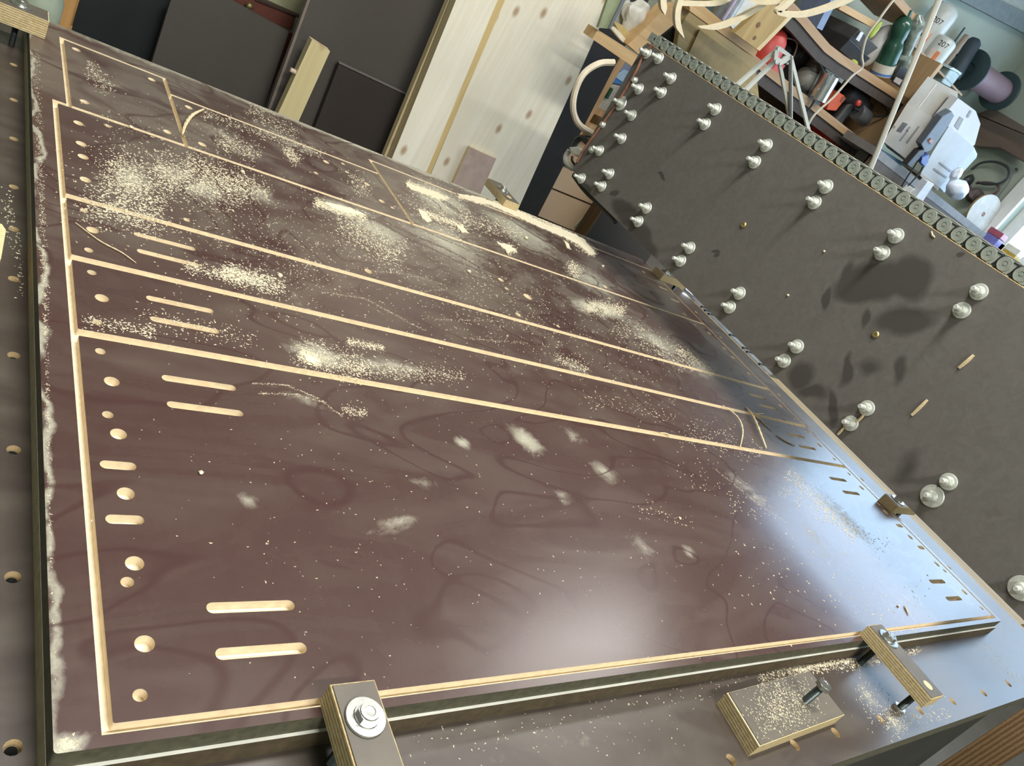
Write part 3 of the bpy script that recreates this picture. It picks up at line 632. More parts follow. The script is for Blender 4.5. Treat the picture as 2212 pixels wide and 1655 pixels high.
# ------------------------------------------------------------------ cable chain on the beam
chain = thing('cable_chain', 'grey segmented cable drag chain lying along the top of the gantry', 'cable chain', (XG + .016, 0.5, .3885))
PITCH = 0.0251; Z0, Z1 = .3890, .4108; XF = XG + .004; XB = XG + .026
def link_mesh():
    b = MB(); h = Z1 - Z0; r = h / 2 - .001; zc = h / 2
    # shell of the link
    b.box(.0030, -PITCH / 2 + .0005, .001, XB - XF, PITCH / 2 - .0005, h - .001, 1)
    # side plate: a rounded tongue over a waisted body
    pts = [(0, -PITCH / 2 + .0012, h - .0005), (0, PITCH / 2 - .005, h - .0005)]
    for i in range(9):
        a = math.radians(70 - 17.5 * i); pts.append((0, .0030 + r * .92 * math.cos(a), zc + r * .95 * math.sin(a)))
    pts += [(0, -PITCH / 2 + .0052, .0004), (0, -PITCH / 2 + .0028, zc - .004), (0, -PITCH / 2 + .0020, zc + .003)]
    b.poly(pts, (.0022, 0, 0), 0)
    # raised disc, pivot ring and pin
    b.lathe((0, .0030, zc), nx, [(r * .98, 0), (r * .95, .0009), (r * .40, .0009), (r * .38, .0004), (r * .24, .0004), (r * .22, .0010), (r * .08, .0010)], 20)
    # cross bar with its clip on top, foot bar below
    b.box(0, -PITCH * .42, h - .0012, XB - XF, PITCH * .30, h + .0006, 2)
    b.box(-.0004, -PITCH / 2 + .0014, h * .80, .0030, -PITCH / 2 + .0075, h * .88, 3)
    b.box(.0004, -PITCH / 2 - .0008, h * .22, .0034, -PITCH / 2 + .0010, h * .80, 3)
    b.box(.0004, -PITCH / 2 - .0024, h * .10, .0034, -PITCH / 2 + .0030, h * .24, 3)
    b.box(0, -PITCH * .46, 0, XB - XF, -PITCH * .18, .0014)
    return b
lm = None; k = 0; y = 1.0845
while y > -0.13:
    if lm is None: lo = link_mesh().build('chain_link', [M_CHAIN, M_CHAIND, plain('dusty_chain_top', rgb(186, 184, 168), .8, var=.2, scale=200), M_BLACKP], None, True); lm = lo
    else: lo = lm.copy(); COL.objects.link(lo)
    lo.parent = chain; lo.matrix_parent_inverse = Matrix.Translation(-chain.location); lo.location = (XF, y, Z0)
    y -= PITCH; k += 1
b = MB(); b.box(XF, 1.098, Z0 + .002, XB, 1.118, Z1 - .002); b.lathe((XF, 1.0985, (Z0 + Z1) / 2), nx, [(.008, 0), (.008, .001), (.003, .001), (.003, -.0005)], 18); b.build('end_bracket', M_CHAIN, chain)
b = MB(); b.box(XG + .001, -.14, .3882, XG + .03, 1.105, .3890); b.build('tray_strip', M_BIRCH, chain)
# ------------------------------------------------------------------ things past the right rim of the bed
mach = thing('machine_end_frame', 'tan plywood end beam with pale rail beyond the right rim of the bed', 'machine frame', (1.44, 0.3, -0.2))
b = MB(); b.box(1.392, 0.0, -0.13, 1.462, 0.66, -0.036); b.build('end_beam', wood('tan_beam', rgb(150, 132, 92), rgb(122, 104, 68), axis='y'), mach)
b = MB(); b.box(1.466, 0.0, -0.16, 1.492, 0.62, -0.040); b.build('pale_rail', plain('pale_grey_paint', rgb(200, 205, 212), .35), mach)
for yy in (.1, .55): b = MB(); b.box(1.40, yy, -.95, 1.46, yy + .06, -.13); b.build('leg', M_BROWNW, mach)
rail = thing('linear_rail', 'shiny steel guide rail with black clips seen under the gantry', 'rail', (1.44, .8, -.045))
b = MB(); b.box(1.402, .665, -.06, 1.428, 1.0, -.028); b.build('rail_bar', plain('bright_rail', rgb(196, 204, 214), .2, .7), rail)
for yy in (.69, .735, .75, .80, .885, .90, .915): 
    b = MB(); b.box(1.4005, yy, -.061, 1.4295, yy + .004, -.026); b.build('clip', M_BLACKP, rail)
b = MB(); b.box(1.39, .665, -.95, 1.44, .72, -.06); b.box(1.39, .94, -.95, 1.44, 1.0, -.06); b.build('rail_support', M_BLACKP, rail)
c = U(1466, 626, 'z', -.028) + Vector((.035, .02, .008)); b = MB(); b.lathe(c + Vector((.02, -.03, -.012)), (-.5, .72, .1), [(.013, 0), (.016, .004), (.016, .03), (.0145, .032), (.012, .030), (.003, .020)], 24, [0, 0, 0, 1, 1])
b.box(c.x + .0, c.y - .05, -.062, c.x + .06, c.y - .005, -.030, 1)
tag(b.build('motor_end', [plain('polished_tube', rgb(190, 200, 215), .15, .9), M_BLACKP], origin=c), 'short polished steel tube end beside the rail under the gantry', 'tube')
b = MB(); b.box(1.445, .94, -.12, 1.66, 1.30, -.062); b.box(1.45, 1.02, -.95, 1.6, 1.28, -.12)
tag(b.build('side_bench', M_BLACKFILM), 'low black bench behind the right end of the bed', 'bench')
# ------------------------------------------------------------------ under the front rim
lq = pxpoly([(1985, 1680), (2245, 1507), (2245, 1600), (2110, 1690)], 'x', 1.52); ld = (lq[1] - lq[0]).normalized(); ln = Vector((0, -ld.z, ld.y))
low = thing('lower_brace', 'thick laminated plywood brace below the front rim of the bed', 'beam', (1.55, -.11, FLOOR0))
b = MB(); wv_ = ln * ln.dot(lq[2] - lq[1]); e0 = lq[0] + ld * ((FLOOR0 - lq[0].z) / ld.z); e1 = lq[1]
b.hexa([e0, e1, e1 + wv_, e0 + wv_], [q + Vector((.05, 0, 0)) for q in (e0, e1, e1 + wv_, e0 + wv_)])
b.build('laminated_edge', ply_edge('laminated_edge', rgb(132, 104, 68), rgb(96, 72, 46), wv_.length / 7, tuple(ln)), low)
b = MB(); plate(b, [(0.2, -.40), (1.24, -.40), (1.24, HB - .020), (0.2, HB - .020)], [circ(1.13, -.095, .026, 24), circ(.75, -.095, .026, 24)], 0, .012, 0, 0, 0)
ap = MB(); ap.add([(v[0], -.088 + v[2], v[1]) for v in b.v], b.f, 0)
tag(ap.build('front_apron', plain('dark_olive_board', rgb(46, 44, 37), .7, var=.2, scale=8)), 'dark board with round cut-outs hanging under the front rim of the bed', 'board')
# ------------------------------------------------------------------ background: boards leaning behind the machine
FLOOR = -0.95
def lean(name, pts, Y, depth, mats, ztop, parent=None, m=0, ms=None, zbot=FLOOR):
    """a board standing on the floor: its left and right edges run through the four points (TL TR BR BL)"""
    tl, tr_, br, bl = pxpoly(pts, 'y', Y)
    def at(a, c, z): t = (z - c.z) / (a.z - c.z); return c + (a - c) * t
    if ztop is None: top = [tl, tr_]
    else: top = [at(tl, bl, ztop), at(tr_, br, ztop)]
    loop = [top[0], top[1], at(tr_, br, zbot), at(tl, bl, zbot)]
    b = MB(); b.poly(loop, (0, depth, 0), m, ms)
    return b.build(name, mats, parent, origin=loop[3])
M_PINE = wood('pale_pine', rgb(240, 234, 216), rgb(228, 219, 196), knots=.75)
M_PINE2 = wood('warm_pine', rgb(226, 210, 172), rgb(206, 186, 142), knots=.5)
M_ORANGE = wood('orange_pine', rgb(206, 162, 104), rgb(180, 134, 78))
M_SHELF = wood('tan_shelf_board', rgb(178, 148, 112), rgb(158, 126, 92), axis='x')
M_SHELFV = wood('tan_shelf_side', rgb(182, 152, 114), rgb(160, 130, 94), axis='z')
M_LUMBER = wood('planed_lumber', rgb(206, 174, 128), rgb(182, 148, 102), axis='x')
M_PLYFACE = wood('plywood_face', rgb(172, 154, 108), rgb(150, 130, 86), axis='x')
M_PANELDK = film('dark_brown_film_board', rgb(44, 37, 34), rgb(56, 48, 44), .5, rgb(150, 140, 125), base_dust=.03)
M_TEAL = plain('blackish_teal_board', rgb(30, 36, 36), .5, var=.2, scale=3)
def one(o, label, cat, group=None): return tag(o, label, cat, group)
pa = thing('narrow_pine_board', 'narrow pale pine board with knots leaning left of the wide pine panel', 'board', (1.0, 1.74, FLOOR))
lean('face_board', ((985, 0), (1075, 0), (920, 374), (846, 344)), 1.72, .030, [M_PINE, M_PINE2], 1.15, pa, 0, 1)
lean('back_strip', ((969, 0), (988, 0), (850, 344), (830, 336)), 1.757, .02, M_PINE2, 1.1, pa)
lean('lit_edge_strip', ((1074, 0), (1091, 0), (929, 378), (919, 374)), 1.735, .03, wood('tan_edge_strip', rgb(216, 192, 138), rgb(196, 168, 114)), 1.1, pa)  # added front strip so the wide panel's edge shows lit
pb = lean('wide_pine_panel', ((1090, 0), (1322, 0), (1121, 448), (930, 378)), 1.785, .040, [M_PINE, M_PINE2], 1.2, None, 0, 1)
one(pb, 'wide pale glued pine panel leaning upright behind the machine', 'panel')
o = lean('brown_card', ((1015, 317), (1072, 343), (1037, 421), (978, 397)), 1.772, .010, [plain('pinkish_card', rgb(186, 164, 152), .8), M_PINE2], None, None, 0, 1)
one(o, 'small pinkish brown board leaning against the wide pine panel', 'board')
o = thing('tall_film_board', 'tall dark grey film-faced panel behind the pine stick', 'panel', (.75, 1.87, FLOOR))
lean('panel_face', ((671, 0), (985, 0), (900, 370), (586, 236)), 1.85, .018, M_BLACKFILM, 1.1, o)
lean('pale_edge', ((664, 0), (671, 0), (586, 236), (580, 233)), 1.851, .017, plain('pale_panel_edge', rgb(128, 116, 106), .6), 1.1, o)
o = thing('dark_offcut', 'small darker brown rectangular offcut leaning on the tall dark panel', 'board', (.7, 1.83, FLOOR))
lean('offcut_face', ((732, 139), (876, 206), (835, 335), (680, 275)), 1.825, .015, M_PANELDK, None, o)
b = MB(); e0, e1 = U(732, 137, 'y', 1.824), U(877, 205, 'y', 1.824); b.hexa([e0, e0 + Vector((0, .015, 0)), e0 + Vector((0, .015, .003)), e0 + Vector((0, 0, .003))], [e1, e1 + Vector((0, .015, 0)), e1 + Vector((0, .015, .003)), e1 + Vector((0, 0, .003))]); b.build('pale_top_edge', plain('grey_cut_edge', rgb(120, 112, 108), .6), o)
o = thing('pine_stick', 'short cut pine stick with a peg leaning on the dark panel', 'stick', (.6, 1.79, FLOOR))
lean('stick_body', ((674, 86), (713, 111), (645, 262), (602, 242)), 1.78, .028, [wood('cream_pine', rgb(222, 208, 162), rgb(206, 188, 138), knots=.4), M_PINE2], None, o, 0, 1)
c0, c1 = U(627, 150, 'y', 1.79), U(642, 158, 'y', 1.79); b = MB(); b.cyl(c0, c1, .006, .006, 10); b.build('peg', plain('pale_peg', rgb(214, 190, 170), .6), o)
o = lean('grey_door_panel', ((369, 0), (492, 0), (569, 228), (329, 131)), 1.92, .018, M_BLACKFILM, None)
bpy.data.objects.remove(o)
b = MB(); P = pxpoly([(369, 0), (362, -40), (492, -2), (624, 69), (571, 228)], 'y', 1.92); bl = U(329, 131, 'y', 1.92)
def down(a, c): t = (FLOOR - c.z) / (a.z - c.z); return c + (a - c) * t
b.poly([P[0], P[2], P[3], down(P[3], P[4]), down(P[0], bl)], (0, .018, 0), 0)
one(b.build('leaning_film_board', M_BLACKFILM, origin=P[3]), 'grey-brown film-faced panel leaning below the red-brown cupboard rail', 'panel')
cup = thing('cupboard', 'old red-brown cupboard with a brass knob behind the grey panel', 'cupboard', (.55, 2.05, FLOOR))
M_RED = wood('red_brown_varnish', rgb(112, 66, 54), rgb(88, 50, 42), axis='x', rough=.4)
slab('drawer_rail', [(470, -10), (552, 0), (640, 34), (630, 66), (492, 2)], 'y', 1.99, .02, M_RED, cup)
slab('dark_ledge', [(552, -6), (700, 60), (696, 68), (640, 36), (552, 1)], 'y', 1.985, .03, plain('dark_ledge', rgb(62, 42, 38), .5), cup)
slab('pale_back', [(560, -30), (700, -30), (690, 62), (560, 0)], 'y', 2.06, .012, plain('pale_green_back', rgb(186, 184, 146), .8), cup)
k = U(536, 10, 'y', 1.99); b = MB(); b.lathe(k, (0, -1, 0), [(.006, 0), (.004, .006), (.0095, .012), (.0105, .018), (.008, .023), (.002, .025)], 20); b.build('knob', plain('old_brass', rgb(140, 128, 92), .35, .8), cup, True)
b = MB(); q0, q1 = U(470, 60, 'y', 2.0), U(640, 60, 'y', 2.0); b.box(q0.x, 2.0, FLOOR, q1.x, 2.19, q1.z - .02); b.build('carcass', M_RED, cup)
o = lean('black_sheet', ((150, 0), (372, 0), (336, 132), (136, 51)), 1.98, .02, M_TEAL, .9)
one(o, 'nearly black sheet of board standing at the back left', 'panel')
o = lean('pine_post', ((122, 0), (149, 0), (137, 52), (110, 40)), 1.62, .05, M_ORANGE, .8)
one(o, 'orange pine post behind the back left corner of the sheet', 'post')
o = lean('post_shadow_strip', ((114, 0), (121, 0), (110, 42), (104, 38)), 1.70, .03, M_PANELDK, .7); one(o, 'dark strip standing in for the shadow beside the orange pine post', 'shadow strip')  # dark strip put in for the shadow of the post
c = U(72, -14, 'y', 1.5); b = MB(); b.lathe((c.x, c.y, c.z - .10), (0, 0, 1), [(.045, 0), (.05, .01), (.05, .10), (.046, .115), (.03, .12), (.03, .14)], 24)
st = b.build('green_jar', plain('dusty_green_jar', rgb(150, 160, 142), .4, var=.15), None, True); one(st, 'dusty grey-green jar behind the back left clamp', 'jar')
b = MB(); b.box(c.x - .12, c.y - .1, c.z - .13, c.x + .07, c.y + .1, c.z - .10); b.box(c.x - .1, c.y - .08, FLOOR, c.x - .05, c.y + .08, c.z - .13); b.box(c.x + .0, c.y - .08, FLOOR, c.x + .05, c.y + .08, c.z - .13)
one(b.build('small_stand', M_BROWNW), 'low wooden stand carrying the green jar at the back left', 'stand')
b = MB(); w0 = U(20, 20, 'y', 1.8)
o = lean('grey_sheet', ((-40, -30), (116, 0), (105, 45), (-40, 0)), 1.9, .01, plain('grey_green_sheet', rgb(150, 158, 140), .6), .7); one(o, 'pale grey-green sheet standing behind the jar', 'panel')
o = lean('black_leaning_board', ((1270, 90), (1338, 124), (1196, 400), (1105, 470)), 1.90, .018, plain('black_board', rgb(38, 38, 40), .6, var=.15), .55)
one(o, 'black board standing right of the wide pine panel', 'panel')
# ------------------------------------------------------------------ drawer cabinet behind the gantry end
YC_ = 1.97
cab = thing('drawer_cabinet', 'light wooden drawer cabinet behind the left end of the gantry', 'cabinet', (1.45, 1.7, FLOOR))
M_CABW = wood('cabinet_wood', rgb(196, 160, 116), rgb(172, 134, 92)); M_DRAW = plain('pinkish_drawer_front', rgb(204, 178, 148), .6, var=.05, scale=8)
lean('cabinet_post', ((1344, 118), (1356, 125), (1154, 463), (1138, 455)), YC_, .025, M_CABW, None, cab)
slab('drawer', [(1207, 357), (1300, 403), (1284, 443), (1181, 401)], 'y', YC_ - .008, .02, M_DRAW, cab)
slab('drawer', [(1178, 404), (1282, 447), (1255, 505), (1142, 458)], 'y', YC_ - .008, .02, M_DRAW, cab)
b = MB(); p = U(1180, 402, 'y', YC_); p2 = U(1142, 458, 'y', YC_); b.box(p2.x, YC_ + .015, FLOOR, p.x + .22, YC_ + .21, U(1207, 357, 'y', YC_).z + .01); b.build('carcass', M_BLACKP, cab)
slab('middle_rail', [(1262, 262), (1325, 290), (1318, 303), (1256, 274)], 'y', YC_ - .01, .03, M_CABW, cab)
slab('upper_rail', [(1284, 232), (1345, 260), (1338, 272), (1278, 243)], 'y', YC_ + .02, .17, M_CABW, cab)
slab('inner_side', [(1248, 290), (1330, 330), (1290, 392), (1212, 352)], 'y', YC_ + .06, .02, M_DRAW, cab)
slab('back_board', [(1330, 128), (1372, 142), (1310, 300), (1250, 290)], 'y', YC_ + .20, .01, M_CABW, cab)
# packets on its shelf
bx = thing('blue_packet', 'blue and white packet on the cabinet shelf behind the gantry', 'packet', tuple(U(1340, 188, 'y', 2.02)))
slab('packet_body', [(1322, 152), (1368, 163), (1350, 184), (1316, 178)], 'y', 2.01, .06, plain('blue_packet', rgb(70, 128, 196), .4), bx)
slab('packet_label', [(1327, 165), (1348, 150), (1362, 156), (1346, 178)], 'y', 2.008, .002, plain('pale_blue_print', rgb(168, 198, 226), .4), bx)
bx2 = thing('navy_packet', 'dark blue capped packet above the blue and white one', 'packet', tuple(U(1340, 150, 'y', 2.02)))
slab('packet_body', [(1327, 133), (1366, 145), (1360, 158), (1318, 150)], 'y', 2.03, .05, plain('grey_blue_packet', rgb(140, 150, 178), .4), bx2)
slab('packet_cap', [(1331, 130), (1341, 133), (1338, 146), (1324, 142)], 'y', 2.022, .05, plain('navy_cap', rgb(40, 62, 112), .4), bx2)
bx3 = thing('clear_bag', 'clear plastic bag with a green stick in the cabinet', 'bag', tuple(U(1310, 240, 'y', 2.02)))
slab('bag_body', [(1318, 180), (1350, 188), (1325, 232), (1298, 246), (1284, 232), (1302, 200)], 'y', 2.015, .03, plain('hazy_plastic', rgb(186, 186, 178), .25, var=.2, scale=60), bx3, bevel=.004)
c0, c1 = U(1321, 190, 'y', 2.005), U(1309, 212, 'y', 2.005); b = MB(); b.cyl(c0, c1, .008, .008, 12); b.build('green_stick', plain('dark_green', rgb(40, 84, 62), .4), bx3, True)
# pale hose loop and connector at the gantry end
def pipe(name, pts, ax, v, r, mat, label, cat, n=28, dv=None):
    P = [U(p[0], p[1], ax, v + (dv[i] if dv else 0)) for i, p in enumerate(pts)]; P = arc(P, n); b = MB(); b.tube(P, r, 8)
    return tag(b.build(name, mat, None, True, origin=P[0]), label, cat)
pipe('pale_hose', [(1326, 135), (1295, 137), (1262, 158), (1243, 195), (1238, 235), (1250, 268), (1278, 288)], 'y', 1.20, .0072, plain('cream_hose', rgb(216, 204, 182), .4), 'cream plastic hose looping out behind the gantry end', 'hose')
cn = thing('cable_connector', 'white plug with dark leads at the left end of the gantry', 'connector', tuple(U(1240, 330, 'x', 1.02)))
slab('plug_body', [(1228, 318), (1246, 316), (1259, 328), (1252, 338), (1238, 334)], 'x', 1.02, .03, plain('off_white_plug', rgb(214, 212, 200), .45), cn, bevel=.002)
b = MB(); b.tube(arc([U(p[0], p[1], 'x', 1.03) for p in ((1230, 325), (1222, 338), (1223, 352), (1234, 362), (1248, 366))], 16), .006, 8); b.build('grey_lead', plain('grey_lead', rgb(186, 186, 176), .5), cn, True)
b = MB(); b.tube(arc([U(p[0], p[1], 'x', 1.035) for p in ((1240, 318), (1246, 304), (1258, 298), (1270, 308), (1300, 330))], 14), .0075, 8); b.build('black_sleeve', M_BLACKP, cn, True)
b = MB(); b.tube(arc([U(p[0], p[1], 'x', 1.025) for p in ((1236, 338), (1236, 348), (1242, 356))], 10), .003, 6); b.build('black_lead', M_BLACKP, cn, True)
pipe('ribbed_hose', [(1244, 496), (1256, 482), (1270, 468)], 'y', 1.3, .010, plain('ribbed_cream', rgb(206, 200, 178), .5), 'short ribbed cream hose low beside the drawer fronts', 'hose')
# ------------------------------------------------------------------ timber rack in front of the shelves
rack = thing('timber_rack', 'rack of planed timber beams and plywood boards behind the gantry', 'rack', (1.75, 1.6, FLOOR))
slab('beam', [(1291, 65), (1380, 121), (1368, 145), (1279, 84)], 'y', 1.58, .05, M_LUMBER, rack)
slab('beam', [(1356, 97), (1438, 18), (1500, 12), (1492, 24), (1404, 95), (1380, 117)], 'y', 1.60, .045, M_LUMBER, rack)
slab('beam', [(1490, 6), (1522, 14), (1637, 110), (1630, 124), (1490, 24)], 'y', 1.56, .045, M_LUMBER, rack)
slab('plywood_board', [(1492, 22), (1630, 122), (1640, 215), (1560, 200), (1480, 130), (1462, 100), (1468, 60)], 'y', 1.66, .02, M_PLYFACE, rack)
slab('rear_board', [(1512, 64), (1610, 134), (1590, 200), (1550, 190), (1487, 118)], 'y', 1.654, .006, plain('lighter_ply', rgb(156, 138, 98), .7), rack)
slab('black_backing', [(1425, 84), (1462, 54), (1468, 100)], 'y', 1.70, .01, M_BLACKP, rack)
b = MB(); p = U(1600, 260, 'y', 1.6); q = U(1620, 120, 'y', 1.6); b.box(p.x, 1.63, FLOOR, p.x + .05, 1.66, p.z + .05); b.box(q.x, 1.70, FLOOR, q.x + .05, 1.75, q.z); b.build('post', M_LUMBER, rack)
kb = thing('knotty_board', 'honey-coloured plywood board with two knots and an edge groove', 'board', tuple(U(1640, 110, 'y', 1.5)))
slab('board_face', [(1587, 72), (1660, 6), (1706, 32), (1634, 106)], 'y', 1.50, .018, wood('honey_ply', rgb(186, 160, 104), rgb(160, 132, 80)), kb)
slab('pale_edge', [(1634, 106), (1706, 32), (1713, 36), (1641, 110)], 'y', 1.502, .016, M_PINE2, kb)
for (px, py, r) in ((1638, 54, .008), (1630, 82, .006)):
    c = U(px, py, 'y', 1.50); b = MB(); b.lathe(c, (0, -1, 0), [(r, 0), (r * .9, .0008), (r * .3, .0008)], 16); b.build('knot', plain('knot_brown', rgb(112, 88, 58), .7), kb)
gp = thing('green_cover_plate', 'pale green plate with a metal edge above the beams', 'plate', tuple(U(1310, 60, 'y', 1.55)))
slab('plate', [(1317, -12), (1350, -12), (1314, 62), (1292, 60)], 'y', 1.57, .01, plain('pale_green', rgb(150, 158, 124), .6), gp)
slab('metal_edge', [(1350, -12), (1358, -12), (1321, 60), (1314, 62)], 'y', 1.565, .014, plain('edge_metal', rgb(150, 154, 160), .35, .7), gp)
def lump(name, px, py, ax, v, r, sc, mat, label, cat, seed=1, amp=.22, sub=3):
    rnd = random.Random(seed); c = U(px, py, ax, v); bm = bmesh.new(); bmesh.ops.create_icosphere(bm, subdivisions=sub, radius=r)
    ph = [(Vector((rnd.uniform(-1, 1), rnd.uniform(-1, 1), rnd.uniform(-1, 1))).normalized(), rnd.uniform(3, 9), rnd.uniform(0, 6)) for _ in range(7)]
    b = MB()
    for q in bm.verts:
        u = q.co.normalized(); d = sum(math.sin(u.dot(a) * f + p) for a, f, p in ph) / 7
        q.co = Vector((q.co.x * sc[0], q.co.y * sc[1], q.co.z * sc[2])) * (1 + amp * d * 1.6)
    b.add([q.co + c for q in bm.verts], [[x.index for x in f.verts] for f in bm.faces]); bm.free()
    return tag(b.build(name, mat, None, True, origin=c), label, cat)
M_BAG = plain('white_film_bag', rgb(206, 204, 194), .35, var=.12, scale=40, bump=.3)
lump('crumpled_bag', 1371, 36, 'y', 1.66, .042, (1, .7, 1), M_BAG, 'crumpled white plastic bag on the timber rack', 'bag', 3, .35)
lump('crumpled_bag', 1345, 30, 'y', 1.70, .035, (1, .7, 1), plain('grey_film_bag', rgb(186, 184, 174), .4, bump=.3), 'smaller grey crumpled bag left of the white one', 'bag', 5, .3)
o = slab('cardboard_strip', [(1328, 50), (1345, 55), (1368, 80), (1362, 92), (1350, 92)], 'y', 1.63, .02, plain('stained_card', rgb(190, 168, 116), .8, var=.2)); one(o, 'stained cardboard strip lying on the timber beam', 'cardboard')
o = slab('white_slat_bundle', [(1318, 58), (1330, 60), (1352, 84), (1346, 92)], 'y', 1.615, .02, plain('chalk_white', rgb(214, 208, 188), .7)); one(o, 'small bundle of chalk-white slats beside the cardboard strip', 'slats')
bt = thing('clear_bottle', 'clear plastic bottle with pens standing on the rack', 'bottle', tuple(U(1556, 45, 'y', 1.75)))
M_CLEAR = plain('clear_grey_plastic', rgb(150, 154, 156), .15, var=.3, scale=30)
c0, c1 = U(1556, 46, 'y', 1.75), U(1590, -10, 'y', 1.75); b = MB(); b.cyl(c0, c1, .03, .03, 20); b.build('bottle_body', M_CLEAR, bt, True)
slab('dark_label', [(1520, 22), (1532, 8), (1545, 12), (1538, 28), (1524, 30)], 'y', 1.72, .01, plain('dark_green_label', rgb(40, 60, 56), .5), bt)
pn = thing('purple_pen', 'lilac pen leaning beside the clear bottle', 'pen', tuple(U(1562, 42, 'y', 1.70))); b = MB(); b.cyl(U(1561, 44, 'y', 1.7), U(1592, -6, 'y', 1.7), .005, .005, 10); b.build('barrel', plain('lilac', rgb(186, 174, 204), .4), pn, True)
o = slab('white_carton', [(1572, 48), (1600, 0), (1640, -10), (1640, 30), (1590, 72)], 'y', 1.74, .06, plain('white_carton', rgb(206, 206, 200), .6)); one(o, 'white carton behind the honey-coloured plywood board', 'carton')
# ------------------------------------------------------------------ hanging plywood rings
M_RING = plain('pale_birch_ring', rgb(226, 212, 180), .6, var=.06, scale=60)
def strip(name, pts, w, ax, v, depth, mat, label, cat, n=30, group=None):
    """a flat curved ply strip of its own width"""
    P = arc([Vector((p[0], p[1], 0)) for p in pts], n); L = []; Rr = []
    for i, p in enumerate(P):
        d = (P[min(i + 1, len(P) - 1)] - P[max(i - 1, 0)]).normalized(); nn = Vector((-d.y, d.x, 0)); t = i / (len(P) - 1)
        ww = (w(t) if callable(w) else w) / 2; L.append(p + nn * ww); Rr.append(p - nn * ww)
    b = MB(); off = Vector((0, 0, 0)); off[AX[ax]] = depth
    for i in range(len(P) - 1):
        q = [U(z.x, z.y, ax, v) for z in (L[i], L[i + 1], Rr[i + 1], Rr[i])]
        b.hexa(q, [z + off for z in q])
    o = b.build(name, mat, None, origin=U(P[0].x, P[0].y, ax, v))
    return tag(o, label, cat, group)
def taper(w): return lambda t: w * min(1, .12 + 4 * (1 - t))
G_ = 'curved plywood strips hanging above the gantry'
YR = 1.22
hr = bpy.data.objects
ringthing = thing('hanging_ring_bundle', 'bundle of pale curved plywood strips hanging in front of the shelves', 'plywood rings', tuple(U(1600, -120, 'y', YR)))
def ring(pts, w, dy, n=30):
    o = strip('curved_strip', pts, w, 'y', YR + dy, .011, M_RING, '', 'x', n)
    del o['label']; del o['category']
    o.parent = ringthing; o.matrix_parent_inverse = Matrix.Translation(-ringthing.location)
ring([(1434, -60), (1433, -20), (1434, 10), (1437, 32)], taper(13), 0)
ring([(1486, -60), (1474, -10), (1465, 25), (1466, 55), (1478, 82)], taper(12), .02)
ring([(1440, -20), (1460, 4), (1500, 9), (1564, 4), (1620, -40)], 9, .05)
ring([(1660, -10), (1655, 6), (1620, 30), (1580, 50), (1545, 60), (1512, 60)], taper(10), .035)
ring([(1590, -30), (1625, -3), (1660, 4), (1700, -8), (1730, -60)], 13, .01)
ring([(1742, -40), (1715, -4), (1692, 18), (1683, 27), (1708, 32), (1745, 31), (1800, 14), (1850, -10), (1890, -60)], 11, -.02, 48)
b = MB(); p = U(1640, -90, 'y', YR + .03)
for px in (1434, 1486, 1600, 1740, 1880):
    q = U(px, -55, 'y', YR + .02); b.tube([q, Vector((p.x, p.y, 1.3)), Vector((p.x, p.y, 1.75))], .002, 6)
b.build('hanging_string', plain('string', rgb(200, 190, 160), .8), ringthing)
# ------------------------------------------------------------------ white lamp arm, rod and cord behind the gantry
YL = 1.30
lamp = thing('lamp_arm', 'white jointed lamp arm standing up behind the cable chain', 'lamp', tuple(U(1740, 285, 'y', YL)))
M_LAMP = plain('white_lamp_metal', rgb(206, 208, 200), .4, var=.05)
def bar(pts, w, dy, d=.008):
    a, c = pts; A = Vector((a[0], a[1], 0)); C_ = Vector((c[0], c[1], 0)); dd = (C_ - A).normalized(); nn = Vector((-dd.y, dd.x, 0)) * w / 2
    q = [U(z.x, z.y, 'y', YL + dy) for z in (A + nn, C_ + nn, C_ - nn, A - nn)]; b = MB(); b.hexa(q, [z + Vector((0, d, 0)) for z in q]); return b
bar(((1677, 112), (1560, 215)), 6, 0).build('arm_bar', M_LAMP, lamp)
bar(((1675, 134), (1570, 238)), 6, 0).build('arm_bar', M_LAMP, lamp)
bar(((1686, 140), (1715, 290)), 6.5, -.004).build('arm_bar', M_LAMP, lamp)
bar(((1710, 124), (1760, 330)), 6.5, -.004).build('arm_bar', M_LAMP, lamp)
b = MB(); b.cyl(U(1708, 126, 'y', YL - .01), U(1708, 300, 'y', YL - .01), .0055, .0055, 12); b.build('spring_tube', plain('spring_grey', rgb(150, 150, 142), .4, .4), lamp, True)
b = MB(); ol = [(1679, 100), (1688, 102), (1711, 120), (1709, 126), (1698, 136), (1686, 141), (1678, 139), (1672, 134), (1674, 112)]; il = [(1683, 111), (1699, 120), (1690, 129), (1681, 124)]
po = pxpoly(ol, 'y', YL - .012); pi = pxpoly(il, 'y', YL - .012); tr = tessellate_polygon([po, pi]); vs = po + pi; b.add(vs, [tuple(f) for f in tr]); b.add([v + Vector((0, .006, 0)) for v in vs], [tuple(f) for f in tr])
for lp in (po, pi):
    n = len(lp); b.add(lp + [v + Vector((0, .006, 0)) for v in lp], [(i, (i + 1) % n, n + (i + 1) % n, n + i) for i in range(n)])
b.build('joint_plate', M_LAMP, lamp)
for px, py in ((1679, 104), (1674, 132), (1683, 138), (1709, 122), (1700, 137)):
    b = MB(); b.lathe(U(px, py, 'y', YL - .012), (0, -1, 0), [(.0036, 0), (.0034, .002), (.001, .003)], 12); b.build('rivet', M_ZINC, lamp, True)
q = U(1715, 300, 'y', YL); b = MB(); b.cyl((q.x, q.y, FLOOR), (q.x, q.y, FLOOR + .03), .14, .13, 28); b.cyl((q.x, q.y, FLOOR + .03), (q.x, q.y, q.z), .012, .012, 14); b.build('stand', M_LAMP, lamp, True)
